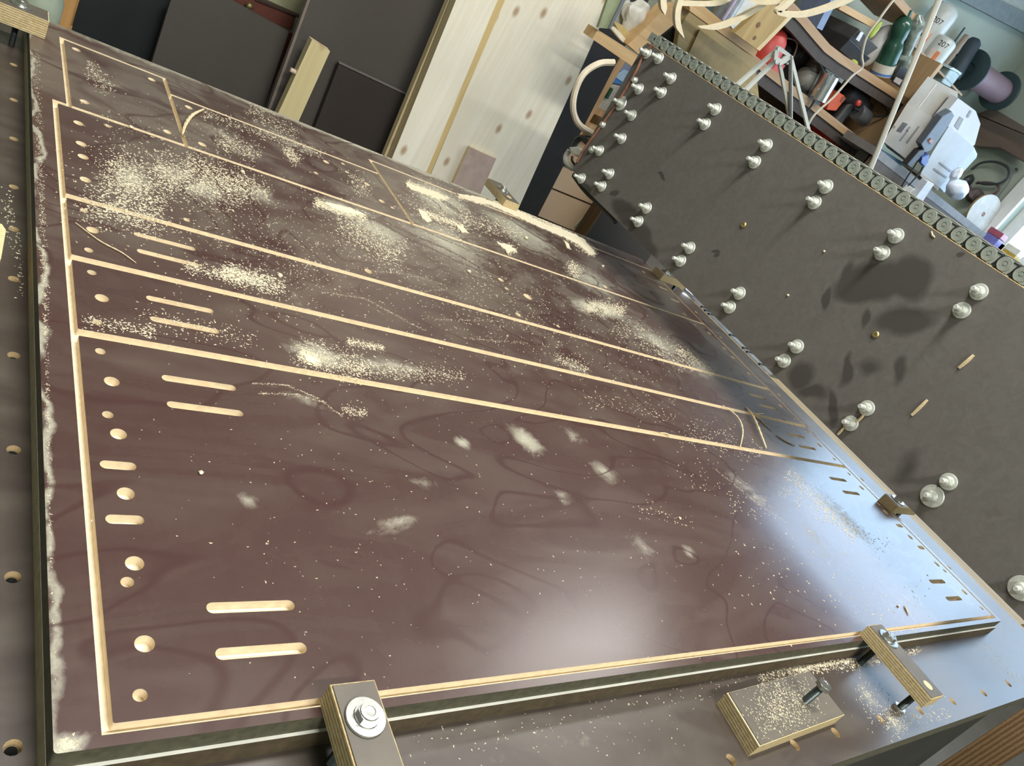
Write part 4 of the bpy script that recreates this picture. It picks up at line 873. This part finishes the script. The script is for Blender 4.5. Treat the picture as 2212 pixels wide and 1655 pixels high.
b = MB(); r0, r1 = U(1880, 365, 'y', 1.15), U(2032, -10, 'y', 1.15); dd = r1 - r0
r00 = r0 + dd * ((FLOOR - r0.z) / dd.z); r11 = r0 + dd * ((1.74 - r0.z) / dd.z); b.cyl(r00, r11, .0072, .0072, 14)
tag(b.build('white_rod', plain('white_conduit', rgb(226, 226, 214), .35, var=.06), None, True, origin=r00), 'white conduit rod rising from behind the gantry to the ceiling', 'rod')
pipe('power_cable', [(1742, 290), (1747, 268), (1762, 245), (1800, 210), (1840, 165), (1863, 145), (1862, 120), (1872, 80), (1900, 40), (1930, 0), (1990, -70)], 'y', 1.5, .0036, plain('cream_cord', rgb(206, 200, 184), .5), 'thin cream cord sagging down in front of the shelves', 'cord', 44)
# ------------------------------------------------------------------ shelf unit on the back wall
SY0, SY1 = 1.80, 2.12
shelf = thing('shelf_unit', 'tan wooden shelf unit crowded with tools behind the gantry', 'shelf', (2.3, 1.96, FLOOR))
SXL = U(1606, 118, 'y', SY0).x; SXR = 2.845
b = MB(); b.box(SXL, SY0, .526, SXR, SY1, .5525); b.build('shelf_board', M_SHELF, shelf)
b = MB(); b.box(SXL, SY0, .26, SXR, SY1, .286); b.build('shelf_board', M_SHELF, shelf)
prof = [(SXL, .742), (2.0, .740), (2.07, .737), (2.16, .729), (2.255, .722), (2.36, .727), (2.53, .742), (2.70, .757), (2.845, .768)]
b = MB()
for (xa, za), (xb, zb_) in zip(prof[:-1], prof[1:]):
    b.hexa([Vector((xa, SY0, za - .028)), Vector((xb, SY0, zb_ - .028)), Vector((xb, SY0, zb_)), Vector((xa, SY0, za))], [Vector((xa, SY1, za - .028)), Vector((xb, SY1, zb_ - .028)), Vector((xb, SY1, zb_)), Vector((xa, SY1, za))])
b.build('sagging_shelf_board', M_SHELF, shelf)
b = MB(); b.box(SXL, SY0 + .006, .488, SXR, SY0 + .03, .526); b.build('underside_shade', plain('underside_shade', rgb(70, 61, 56), .7), shelf)  # dark strips below the shelf fronts stand in for the shaded undersides
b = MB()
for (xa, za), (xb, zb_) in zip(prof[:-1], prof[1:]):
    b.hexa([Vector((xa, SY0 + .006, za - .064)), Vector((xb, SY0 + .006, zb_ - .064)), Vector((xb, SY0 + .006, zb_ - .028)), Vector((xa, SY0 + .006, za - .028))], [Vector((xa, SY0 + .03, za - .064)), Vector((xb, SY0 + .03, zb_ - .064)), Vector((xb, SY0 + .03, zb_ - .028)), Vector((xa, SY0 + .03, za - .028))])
b.build('underside_shade', plain('underside_shade', rgb(70, 61, 56), .7), shelf)
def ztop2(x):
    for (xa, za), (xb, zb_) in zip(prof[:-1], prof[1:]):
        if xa <= x <= xb: return za + (zb_ - za) * (x - xa) / (xb - xa)
    return .75
b = MB(); b.box(SXR, SY0 - .01, FLOOR, SXR + .022, SY1, .925); b.build('side_panel', M_SHELFV, shelf)
b = MB(); b.box(SXL - .022, SY0, FLOOR, SXL, SY1, .76); b.build('side_panel', M_SHELFV, shelf)
b = MB(); b.box(SXL, SY1, FLOOR, SXR, SY1 + .008, .70); b.build('back_panel', plain('dark_back', rgb(74, 66, 60), .8), shelf)
b = MB(); b.box(SXL, SY0 + .04, .96, SXR - .1, SY1, .985); b.build('top_board', M_SHELF, shelf)
LZ = .5525
M_BLK = plain('black_tool_plastic', rgb(44, 46, 48), .45, var=.2, scale=30); M_REDP = plain('red_tool_plastic', rgb(186, 62, 54), .45); M_ORG = plain('orange_plastic', rgb(196, 84, 44), .45); M_GREY = plain('grey_tool_plastic', rgb(150, 152, 146), .5)
M_SILV = plain('silver_can', rgb(214, 216, 216), .18, .9, var=.04); M_BLUE = plain('blue_plastic', rgb(46, 76, 140), .4); M_DGREY = plain('dark_grey_bin', rgb(86, 86, 86), .5); M_LIME = plain('lime_label', rgb(156, 172, 62), .5)
def xat(px, py, y): return U(px, py, 'y', y).x
def seat(px, py, y, z):
    p = U(px, py, 'y', y); return Vector((p.x, y, z))
# router with red body and dark motor head
t = thing('red_router', 'red and black power tool at the left of the lower shelf', 'power tool', tuple(seat(1668, 100, 1.86, LZ)))
p = t.location
b = MB(); b.lathe(p + Vector((-.01, 0, 0)), (0, 0, 1), [(.05, 0), (.055, .01), (.055, .05), (.045, .085), (.03, .11), (.012, .118)], 20); b.build('red_body', M_REDP, t, True)
b = MB(); b.box(p.x + .03, p.y - .035, LZ, p.x + .075, p.y + .035, LZ + .035); b.build('foot_plate', M_REDP, t, bevel=None or 0)
b = MB(); b.lathe(p + Vector((.06, .03, .06)), (.8, .1, .35), [(.022, 0), (.026, .012), (.026, .05), (.016, .065)], 18); b.build('handle', M_BLK, t, True)
t = thing('black_planer', 'bulky black tool with its cable looped behind the red one', 'power tool', tuple(seat(1722, 100, 1.96, LZ))); p = t.location
b = MB(); b.lathe(p + Vector((-.05, 0, .10)), (1, 0, .12), [(.03, 0), (.055, .015), (.06, .06), (.055, .12), (.03, .15)], 20); b.build('housing', M_BLK, t, True)
b = MB(); b.box(p.x - .05, p.y - .04, LZ, p.x + .1, p.y + .04, LZ + .06); b.build('sole', M_BLK, t)
b = MB(); b.tube(arc([U(q[0], q[1], 'y', 1.84) for q in ((1680, 95), (1690, 85), (1710, 84), (1722, 95), (1715, 120), (1704, 140))], 24), .0028, 8); b.build('cable', plain('grey_cable', rgb(120, 114, 106), .5), t, True)
b = MB(); b.tube(arc([U(q[0], q[1], 'y', 1.86) for q in ((1735, 45), (1752, 60), (1752, 85), (1738, 108), (1728, 125))], 24), .0030, 8); b.build('cable', M_BLK, t, True)
t = thing('blue_clamp_block', 'small dark blue block behind the grey sander', 'block', tuple(seat(1750, 128, 1.99, LZ))); p = t.location
b = MB(); b.box(p.x - .03, p.y - .02, LZ, p.x + .03, p.y + .02, LZ + .08); b.build('block_body', M_BLUE, t, bevel=.006)
b = MB(); b.cyl(p + Vector((0, 0, .08)), p + Vector((0, 0, .11)), .012, .010, 14); b.build('block_knob', M_BLUE, t, True)
t = thing('grey_sander', 'grey palm sander with a black cable left of the silver can', 'power tool', tuple(seat(1733, 196, 1.87, LZ))); p = t.location
b = MB(); b.lathe(p + Vector((-.06, 0, .045)), (1, 0, .05), [(.02, 0), (.036, .01), (.042, .04), (.042, .11), (.03, .135)], 20); b.build('body', M_GREY, t, True)
b = MB(); b.lathe(p + Vector((-.01, .01, .08)), (.1, 0, 1), [(.034, 0), (.036, .03), (.028, .06), (.01, .066)], 20); b.build('motor_cap', plain('dark_grey_cap', rgb(104, 102, 96), .5), t, True)
b = MB(); b.box(p.x - .07, p.y - .045, LZ, p.x + .08, p.y + .045, LZ + .012); b.build('base_plate', M_BLK, t)
b = MB(); b.tube(arc([U(q[0], q[1], 'y', 1.82) for q in ((1755, 128), (1772, 138), (1778, 155), (1768, 178), (1755, 198))], 24), .0036, 8); b.build('cable', M_BLK, t, True)
# silver can lying along the shelf
t = thing('silver_can', 'shiny silver cylinder with a printed label standing on the lower shelf', 'can', tuple(seat(1783, 222, 1.835, LZ)))
q0, q1 = U(1763, 214, 'y', 1.80), U(1794, 160, 'y', 1.80); ax_ = q1 - q0
b = MB(); b.lathe(q0, ax_, [(.036, 0), (.038, .002), (.038, ax_.length - .002), (.036, ax_.length), (.033, ax_.length), (.033, ax_.length - .006)], 28); b.build('can_body', M_SILV, t, True)
slab('printed_label', [(1783, 180), (1791, 162), (1796, 165), (1788, 183)], 'y', 1.757, .001, plain('dark_print', rgb(96, 96, 94), .5), t)
b = MB(); c = U(1768, 192, 'y', 1.759); b.lathe(c, (0, -1, 0), [(.0045, 0), (.0045, .0006), (.003, .0006), (.003, .0002)], 14); b.build('round_mark', plain('mark_grey', rgb(110, 110, 108), .5), t)
b = MB(); b.tube(arc([U(q[0], q[1], 'y', 1.79) for q in ((1748, 208), (1756, 209), (1759, 216), (1752, 230), (1742, 242))], 16), .0032, 8); one(b.build('hook', M_BLK, None, True), 'black wire hook over the edge of the lower shelf', 'hook')
t = thing('orange_case', 'orange plastic case right of the silver can', 'case', tuple(seat(1805, 235, 1.86, LZ)))
slab('case_body', [(1790, 224), (1812, 199), (1826, 208), (1822, 220), (1806, 240), (1786, 238)], 'y', 1.83, .09, M_ORG, t, bevel=.004)
slab('case_latch', [(1822, 208), (1828, 212), (1820, 222), (1815, 218)], 'y', 1.828, .03, plain('brown_latch', rgb(130, 70, 50), .5), t)
t = thing('black_drill', 'black cordless drill lying at the right end of the lower shelf', 'power tool', tuple(seat(1850, 270, 1.88, LZ)))
q0, q1 = U(1825, 195, 'y', 1.87), U(1880, 235, 'y', 1.87); b = MB(); b.lathe(q0, q1 - q0, [(.02, 0), (.038, .01), (.042, .07), (.038, .13), (.022, .16), (.016, .20)], 20); b.build('body', M_BLK, t, True)
q0, q1 = U(1838, 220, 'y', 1.86), U(1812, 252, 'y', 1.86); b = MB(); b.lathe(q0, q1 - q0, [(.024, 0), (.026, .06), (.03, .10), (.03, .13), (.02, .14)], 16); b.build('handle', M_BLK, t, True)
q0, q1 = U(1850, 240, 'y', 1.84), U(1875, 262, 'y', 1.84); b = MB(); b.lathe(q0, q1 - q0, [(.03, 0), (.034, .01), (.034, .07), (.026, .08)], 20); b.build('battery', plain('grey_battery', rgb(78, 80, 82), .4), t, True)
c = U(1852, 222, 'y', 1.82); b = MB(); b.lathe(c, (0, -1, 0), [(.012, 0), (.012, .008), (.008, .012)], 16); b.build('red_button', M_REDP, t, True)
b = MB(); b.tube(arc([U(q[0], q[1], 'y', 1.83) for q in ((1845, 232), (1870, 248), (1900, 252), (1918, 246), (1905, 228))], 20), .004, 8); b.build('strap', M_BLK, t, True)
# lower compartment
t = thing('red_box_low', 'small red case under the lower shelf', 'case', tuple(U(1782, 300, 'y', 1.9))); q = t.location
b = MB(); b.box(q.x - .05, 1.86, .286, q.x + .05, 1.96, q.z + .02); b.build('case_body', M_REDP, t, bevel=.006)
b = MB(); b.box(q.x - .02, 1.855, q.z - .02, q.x + .02, 1.86, q.z); b.build('case_label', M_BLK, t)
# upper shelf
t = thing('grey_bin', 'stack of dark grey storage bins on the sagging upper shelf', 'bin', tuple(seat(1822, 105, 1.88, .735))); p = t.location
for i, (dx, w, h) in enumerate(((0, .075, .045), (.005, .07, .04))):
    b = MB(); zz = ztop2(p.x) + .002 + i * .047; b.hexa([Vector((p.x + dx - w, 1.83, zz)), Vector((p.x + dx + w, 1.83, zz)), Vector((p.x + dx + w, 1.98, zz)), Vector((p.x + dx - w, 1.98, zz))], [Vector((p.x + dx - w * 1.1, 1.815, zz + h)), Vector((p.x + dx + w * 1.1, 1.815, zz + h)), Vector((p.x + dx + w * 1.1, 1.99, zz + h)), Vector((p.x + dx - w * 1.1, 1.99, zz + h))]); b.build('bin_body', M_DGREY if i else M_BLK, t, bevel=.003)
slab('bin_label', [(1849, 85), (1860, 68), (1866, 71), (1856, 90)], 'y', 1.81, .002, plain('white_label', rgb(200, 204, 208), .5), t)
o = slab('blue_folder', [(1764, 60), (1800, -10), (1815, -10), (1776, 66)], 'y', 1.86, .12, plain('pale_blue_folder', rgb(120, 140, 176), .5)); one(o, 'pale blue folder standing at the left of the upper shelf', 'folder')
o = slab('wood_block', [(1812, 20), (1822, 8), (1898, 50), (1888, 62)], 'y', 1.85, .1, M_LUMBER); one(o, 'length of planed timber lying above the grey bins', 'timber')
lump('white_sack', 1892, 100, 'y', 1.90, .060, (.62, .6, 1.35), plain('white_sack', rgb(190, 190, 188), .45, var=.1, bump=.3), 'white plastic sack standing on the upper shelf', 'sack', 11, .12)
lump('lime_pack', 1890, 66, 'y', 1.835, .026, (.5, .3, 1.3), M_LIME, 'lime green printed patch on packaging beside the sack', 'packaging', 12, .1)
lump('lime_pack', 1843, 134, 'y', 1.835, .024, (1.2, .5, .5), M_LIME, 'lime green packet lying under the white sack', 'packaging', 14, .1)
t = thing('green_bottle', 'dark green bottle in clear wrap on the upper shelf', 'bottle', tuple(seat(1905, 178, 1.85, .757)))
M_GRN = plain('dark_green_glass', rgb(40, 78, 64), .2, var=.25, scale=30)
q0, q1 = U(1902, 160, 'y', 1.85), U(1965, 20, 'y', 1.85); a_ = q1 - q0; L = a_.length
b = MB(); b.lathe(q0, a_, [(.036, 0), (.04, .004), (.04, L * .42), (.034, L * .5), (.03, L * .55), (.034, L * .62), (.034, L * .78), (.024, L * .86), (.014, L * .9), (.014, L)], 24); b.build('bottle_body', M_GRN, t, True)
b = MB(); b.lathe(q0 - a_ * .02, a_, [(.0415, L * .02), (.0415, L * .20)], 24); b.build('paper_label', plain('cream_label', rgb(198, 196, 186), .6), t, True)
b = MB(); b.lathe(q0 - a_ * .02, a_, [(.0418, L * .03), (.0418, L * .07)], 24); b.build('blue_band', plain('blue_print', rgb(80, 120, 176), .5), t, True)
t = thing('wrapped_tool', 'clear-wrapped dark tool standing right of the green bottle', 'tool', tuple(seat(1945, 180, 1.84, .76)))
q0, q1 = U(1938, 170, 'y', 1.84), U(1985, 30, 'y', 1.84); a_ = q1 - q0; L = a_.length
b = MB(); b.lathe(q0, a_, [(.028, 0), (.034, .01), (.034, L * .35), (.02, L * .4), (.026, L * .6), (.034, L * .85), (.02, L * .95), (.012, L)], 14); b.build('wrap', plain('wrinkled_clear_wrap', rgb(120, 132, 124), .12, var=.5, scale=40, bump=.6), t, True)
slab('black_card', [(1926, 178), (1946, 142), (1962, 150), (1944, 190)], 'y', 1.80, .004, M_BLK, t)
slab('pale_print', [(1930, 176), (1936, 166), (1950, 173), (1943, 184)], 'y', 1.799, .001, plain('pale_print', rgb(176, 168, 168), .5), t)
# ------------------------------------------------------------------ wall ledge with cans, bundle and spool
led = thing('wall_ledge', 'narrow ledge on the back wall behind the cardboard boxes', 'ledge', (3.4, 2.1, .93))
LEZ = .955
b = MB(); b.box(2.875, 1.97, LEZ - .008, 3.40, 2.2, LEZ); b.build('ledge_board', M_SHELF, led)
b = MB(); b.box(2.95, 2.14, LEZ - .10, 2.965, 2.2, LEZ - .008); b.build('bracket', M_STEEL, led)
M_CAN = plain('white_plastic_can', rgb(196, 202, 200), .35, var=.04)
def text_on_can(txt, can, c, R, z, ang, size, mat):
    cu = bpy.data.curves.new('t', 'FONT'); cu.body = txt; cu.size = size; cu.align_x = 'CENTER'; cu.extrude = 0.0
    to = bpy.data.objects.new('t', cu); COL.objects.link(to); dg = bpy.context.evaluated_depsgraph_get()
    me = bpy.data.meshes.new_from_object(to.evaluated_get(dg)); bpy.data.objects.remove(to)
    for v in me.vertices:
        a = ang + v.co.x / R; v.co = Vector((c.x + R * math.cos(a), c.y + R * math.sin(a), z + v.co.y))
    me.materials.clear(); me.materials.append(mat); o = bpy.data.objects.new('number_print', me); COL.objects.link(o); o.parent = can; o.matrix_parent_inverse = Matrix.Translation(-can.location)
M_INK = plain('black_ink', rgb(40, 42, 44), .6); M_OR2 = plain('orange_print', rgb(206, 118, 66), .5)
def can(px, py, y, r, h, z, label):
    c = U(px, py, 'y', y); c = Vector((c.x, y, z)); t = thing('white_can', label, 'can', tuple(c), 'white cans by the back wall')
    b = MB(); b.lathe(c, (0, 0, 1), [(r * .96, 0), (r, .006), (r, h * .82), (r * .93, h * .92), (r * .7, h * .98), (r * .3, h)], 28); b.build('can_body', M_CAN, t, True)
    ang = math.atan2(CAM.y - c.y, CAM.x - c.x)
    text_on_can('207', t, c, r + .0008, z + h * .60, ang, .030, M_INK)
    b = MB(); n = 10
    for i in range(n):
        a0 = ang - .65 + .9 * i / n; a1 = ang - .65 + .9 * (i + 1) / n
        P = [Vector((c.x + (r + .0006) * math.cos(a), c.y + (r + .0006) * math.sin(a), zz)) for a, zz in ((a0, z + h * .10), (a1, z + h * .10), (a1, z + h * .42), (a0, z + h * .42))]
        b.add(P, [(0, 1, 2, 3)], 0 if i > 5 else 1)
    b.build('printed_label', [M_OR2, plain('label_white', rgb(210, 202, 196), .5)], t)
    return t
can(2035, 100, 2.02, .048, .115, LEZ, 'white can printed 207 standing right of the timber shelf side')
can(2022, 50, 2.10, .058, .22, LEZ, 'taller white can printed 207 behind the smaller one')
t = thing('cable_bundle', 'dark bundle of strips with a wooden stick leaning on the back wall', 'bundle', tuple(U(2050, 170, 'y', 2.09)))
q0, q1 = U(2058, 168, 'y', 2.09), U(2108, 84, 'y', 2.12); b = MB(); b.lathe(q0, q1 - q0, [(.03, 0), (.034, .02), (.034, (q1 - q0).length * .9), (.02, (q1 - q0).length)], 16); b.cyl((q0 + q1) / 2, Vector((((q0 + q1) / 2).x, 2.2, ((q0 + q1) / 2).z)), .006, .006, 8); b.build('dark_roll', plain('blue_black_roll', rgb(52, 64, 72), .6, var=.2), t, True)
q0, q1 = U(2034, 148, 'y', 2.05), U(2088, 78, 'y', 2.09); b = MB(); b.cyl(q0, q1, .013, .013, 12); b.build('wooden_stick', plain('grey_wood', rgb(150, 134, 118), .7), t, True)
q0, q1 = U(2026, 140, 'y', 2.03), U(2084, 60, 'y', 2.07); b = MB(); b.cyl(q0, q1, .004, .004, 8); b.build('wire_handle', M_STEEL, t, True)
t = thing('thread_spool', 'large spool of mauve thread with dark flanges by the back wall', 'spool', tuple(U(2110, 200, 'y', 2.08)))
q0, q1 = U(2094, 152, 'y', 2.08), U(2158, 196, 'y', 2.08); a_ = (q1 - q0); L = a_.length; ad = a_.normalized()
b = MB(); b.cyl(q0, q1, .060, .060, 28); b.cyl((q0 + q1) / 2, ((q0 + q1) / 2).xy.to_3d() * 0 + Vector((((q0 + q1) / 2).x, 2.2, ((q0 + q1) / 2).z)), .012, .012, 10); b.build('thread', plain('mauve_thread', rgb(134, 110, 116), .35, var=.12, scale=200), t, True)
for q, sgn in ((q0, -1), (q1, 1)):
    b = MB(); b.lathe(q, ad * sgn, [(.088, 0), (.092, .003), (.092, .011), (.086, .014), (.03, .014), (.028, .008), (.012, .008)], 32); b.build('flange', plain('dark_teal_flange', rgb(44, 62, 66), .45), t, True)
t = thing('clear_tub', 'clear plastic tub behind the top of the cardboard box', 'tub', tuple(U(2060, 200, 'y', 1.97)))
slab('tub_body', [(2033, 178), (2054, 148), (2072, 152), (2076, 162), (2054, 190)], 'y', 1.97, .08, plain('clear_tub_plastic', rgb(140, 156, 150), .2, var=.2, scale=40), t, bevel=.008)
slab('tub_lid', [(2050, 148), (2060, 146), (2078, 158), (2074, 163), (2068, 156)], 'y', 1.965, .09, plain('tub_lid', rgb(168, 182, 178), .25), t)
# ------------------------------------------------------------------ boxes and clutter right of the shelf
tb = thing('packing_table', 'dark table carrying the cardboard boxes beside the shelf unit', 'table', (3.2, 1.75, FLOOR)); TZ = U(2060, 452, 'y', 1.66).z
b = MB(); b.box(2.62, 1.62, TZ - .03, 3.78, 1.782, TZ); b.build('table_top', plain('grey_table_top', rgb(120, 118, 116), .5), tb)
b = MB(); b.box(2.64, 1.622, TZ - .10, 3.76, 1.64, TZ - .03); b.build('apron', plain('brown_apron', rgb(84, 72, 62), .6), tb)
for xx in (2.66, 3.68):
    b = MB(); b.box(xx, 1.66, FLOOR, xx + .05, 1.71, TZ - .03); b.build('leg', M_STEEL, tb)
M_CARD = plain('greyish_cardboard', rgb(176, 170, 160), .8, var=.05, scale=12); M_CARDW = plain('white_cardboard', rgb(190, 194, 196), .7, var=.04, scale=12); M_PRINT = plain('dark_grey_print', rgb(88, 86, 84), .7)
t = thing('closed_carton', 'grey carton with printed marks standing beside the shelf unit', 'carton', tuple(U(1960, 400, 'y', 1.70)))
slab('front_face', [(1908, 306), (1959, 224), (2031, 260), (1958, 344)], 'y', 1.70, (.16, .075, 0), M_CARD, t)
slab('top_flap', [(1959, 224), (2005, 165), (2069, 199), (2031, 260)], 'y', 1.705, (.15, .072, 0), plain('cardboard_top', rgb(166, 162, 152), .8, var=.05), t)
slab('flap_seam', [(1982, 234), (2022, 181), (2024, 182), (1984, 235)], 'y', 1.7035, .002, plain('pale_seam', rgb(196, 192, 184), .7), t)
slab('dark_square_mark', [(1936, 283), (1951, 264), (1961, 268), (1946, 287)], 'y', 1.699, .001, M_PRINT, t)
for pts in ([(1956, 282), (1964, 273), (1968, 275), (1960, 284)], [(1942, 304), (1960, 281), (1963, 283), (1945, 306)], [(1957, 308), (1984, 272), (1987, 274), (1960, 311)], [(1928, 276), (1932, 271), (1935, 273), (1931, 278)]):
    slab('printed_line', pts, 'y', 1.699, .001, plain('grey_print', rgb(128, 122, 116), .7), t)
t = thing('open_carton', 'tilted pale carton with barcode prints in front of the table', 'carton', tuple(U(2020, 400, 'y', 1.62)))
slab('upper_side', [(2032, 258), (2070, 212), (2108, 240), (2118, 268), (2106, 312), (2100, 318), (2050, 275)], 'y', 1.66, .035, M_CARDW, t)
slab('front_side', [(2050, 272), (2104, 318), (2102, 326), (2030, 405), (1990, 374), (2014, 330)], 'y', 1.63, (.14, .045, 0), plain('bluish_white_card', rgb(182, 190, 196), .7, var=.04), t)
slab('lower_side', [(2030, 405), (1990, 374), (1988, 380), (2026, 412)], 'y', 1.625, .1, M_CARD, t)
for pts, v in (([(2062, 272), (2074, 252), (2082, 257), (2070, 281)], 1.658), ([(2028, 352), (2031, 350), (2056, 369), (2053, 372)], 1.628), ([(2016, 366), (2019, 363), (2046, 382), (2043, 385)], 1.628), ([(2088, 252), (2096, 238), (2100, 240), (2092, 255)], 1.658)):
    slab('barcode_print', pts, 'y', v, .001, plain('faint_print', rgb(140, 144, 146), .7), t)
t = thing('power_strip', 'dark grey power strip with an orange switch and a blue plug hanging by the cartons', 'power strip', tuple(U(1990, 330, 'y', 1.59)))
slab('strip_body', [(1990, 312), (2035, 252), (2056, 240), (2062, 250), (2052, 268), (2010, 326), (1998, 330)], 'y', 1.585, .03, plain('slate_strip', rgb(84, 92, 102), .45), t, bevel=.003)
slab('orange_switch', [(2006, 306), (2012, 300), (2018, 304), (2012, 312)], 'y', 1.58, .006, plain('brown_orange_switch', rgb(150, 96, 76), .4), t)
slab('black_plug', [(1959, 356), (1985, 326), (2000, 322), (1996, 334), (1966, 362)], 'y', 1.585, .025, M_BLK, t, bevel=.003)
slab('blue_plug', [(1989, 352), (1992, 340), (2008, 333), (2006, 350), (1998, 362)], 'y', 1.58, .02, plain('blue_plug', rgb(62, 86, 150), .4), t, bevel=.003)
b = MB(); b.tube(arc([U(q[0], q[1], 'y', 1.59) for q in ((1994, 360), (1985, 375), (1968, 395), (1950, 415))], 16), .003, 8); b.build('cable', M_BLK, t, True)
b = MB(); b.tube(arc([U(q[0], q[1], 'y', 1.59) for q in ((1988, 338), (1975, 360), (1955, 390), (1935, 425))], 16), .003, 8); b.build('cable', M_BLK, t, True)
o = slab('blue_crate', [(1900, 322), (1950, 350), (1944, 366), (1896, 338)], 'y', 1.72, .12, plain('blue_crate', rgb(82, 118, 146), .5)); one(o, 'blue plastic strip of a crate under the grey carton', 'crate')
lump('bubble_bag', 2068, 408, 'y', 1.56, .050, (1.1, .7, .85), plain('bluish_plastic_bag', rgb(206, 216, 230), .3, var=.08, scale=60, bump=.5), 'shiny white plastic bag hanging off the table edge', 'bag', 21, .18)
lump('bubble_bag', 2066, 376, 'y', 1.58, .030, (.8, .6, 1), plain('bluish_plastic_bag2', rgb(196, 206, 220), .3, bump=.5), 'top knot of clear plastic above the shiny bag', 'bag', 22, .2)
o = slab('paper_stack', [(1974, 432), (2004, 392), (2018, 398), (1990, 440)], 'y', 1.54, .03, plain('white_paper', rgb(204, 210, 222), .6)); one(o, 'thin stack of white sheets leaning below the cartons', 'paper')
o = slab('white_pot', [(1962, 420), (1975, 408), (1984, 412), (1972, 428)], 'y', 1.56, .04, plain('white_pot', rgb(190, 196, 196), .5), bevel=.004); one(o, 'small white pot left of the paper sheets', 'pot')
# brown shelf planks on the right wall
for i, (pts, lab) in enumerate((([(2110, 246), (2215, 290), (2215, 275), (2145, 233)], 'upper brown plank on the right wall'), ([(2100, 275), (2215, 325), (2215, 292), (2112, 250)], 'wide brown plank on the right wall under the upper one'), ([(2106, 315), (2160, 318), (2215, 350), (2215, 318), (2114, 272)], 'lowest brown plank on the right wall'))):
    o = slab('wall_plank', pts, 'x', 3.93 - .02 * i, .04, plain('brown_plank%d' % i, (rgb(112, 98, 88), rgb(96, 84, 76), rgb(104, 88, 76))[i], .7, stretch=(1, .1, 1))); one(o, lab, 'plank', 'brown planks on the right wall')
pipe('black_cable_loop', [(2098, 366), (2120, 352), (2150, 350), (2176, 362), (2178, 382), (2160, 396), (2130, 398), (2112, 394)], 'x', 3.95, .0062, plain('rubber_black', rgb(56, 60, 62), .5), 'black cable loop by the right wall', 'cable', 40)
pipe('red_brown_cable', [(2108, 396), (2130, 394), (2152, 398), (2158, 408), (2146, 420), (2120, 428), (2100, 420), (2096, 402)], 'x', 3.955, .006, plain('red_brown_rubber', rgb(100, 76, 72), .5), 'coiled red-brown cable below the black loop', 'cable', 40)
lump('dark_gadget', 2090, 392, 'x', 3.97, .03, (1, .7, 1.2), plain('dark_gadget', rgb(54, 58, 60), .4), 'small dark device at the root of the cable loops', 'device', 31, .15)
lump('brown_coil', 2108, 424, 'x', 3.97, .05, (1.3, .6, .7), plain('brown_coil', rgb(92, 78, 76), .6, var=.3, scale=60), 'heap of brown cable behind the shiny bag', 'cable heap', 33, .25)
t = thing('wooden_disc', 'pale wooden disc with a centre hole leaning by the window', 'disc', tuple(U(2110, 500, 'x', 3.90)))
c = U(2124, 463, 'x', 3.90); n_ = Vector((-.25, -.95, .12)).normalized()
b = MB(); b.lathe(c, n_, [(.085, -.012), (.098, -.012), (.098, 0), (.011, 0), (.011, -.008)], 40, [1, 1, 0, 1]); b.build('disc_body', [plain('pale_disc', rgb(196, 194, 186), .6), M_SHELFV], t, True)
b = MB(); b.lathe(c - n_ * .03, n_, [(.009, 0), (.009, .029), (.004, .029)], 16); b.build('hole_plug', plain('brown_plug', rgb(150, 112, 96), .6), t)
pipe('grey_wire', [(2190, 372), (2178, 396), (2160, 420), (2152, 440), (2120, 480), (2092, 500)], 'x', 3.955, .0028, plain('grey_wire', rgb(96, 104, 112), .5), 'thin grey wire running down across the wooden disc', 'wire', 30)
lump('wire_clip', 2196, 366, 'x', 3.97, .012, (1, .6, .6), plain('wire_clip', rgb(84, 92, 92), .5), 'small grey clip holding the wire near the window', 'clip', 41, .2, 2)
# jars on the window sill
for px, py, lab, c0, c1 in ((2150, 512, 'small jar with blue and red contents on the window sill', rgb(120, 120, 190), rgb(170, 90, 110)), (2186, 548, 'small jar with yellow contents on the window sill', rgb(190, 156, 60), rgb(226, 226, 216))):
    p = U(px, py, 'x', 3.90); t = thing('sill_jar', lab, 'jar', (3.90, p.y, WIN[2]), 'jars on the window sill'); h = max(p.z - WIN[2], .03)
    b = MB(); b.box(3.87, p.y - .035, WIN[2], 3.93, p.y + .035, WIN[2] + h); b.build('jar_body', plain('jar', c0, .3), t, bevel=.004)
    b = MB(); b.box(3.868, p.y - .037, WIN[2] + h, 3.932, p.y + .037, WIN[2] + h + .03); b.build('jar_lid', plain('jar_lid', c1, .3), t, bevel=.004)
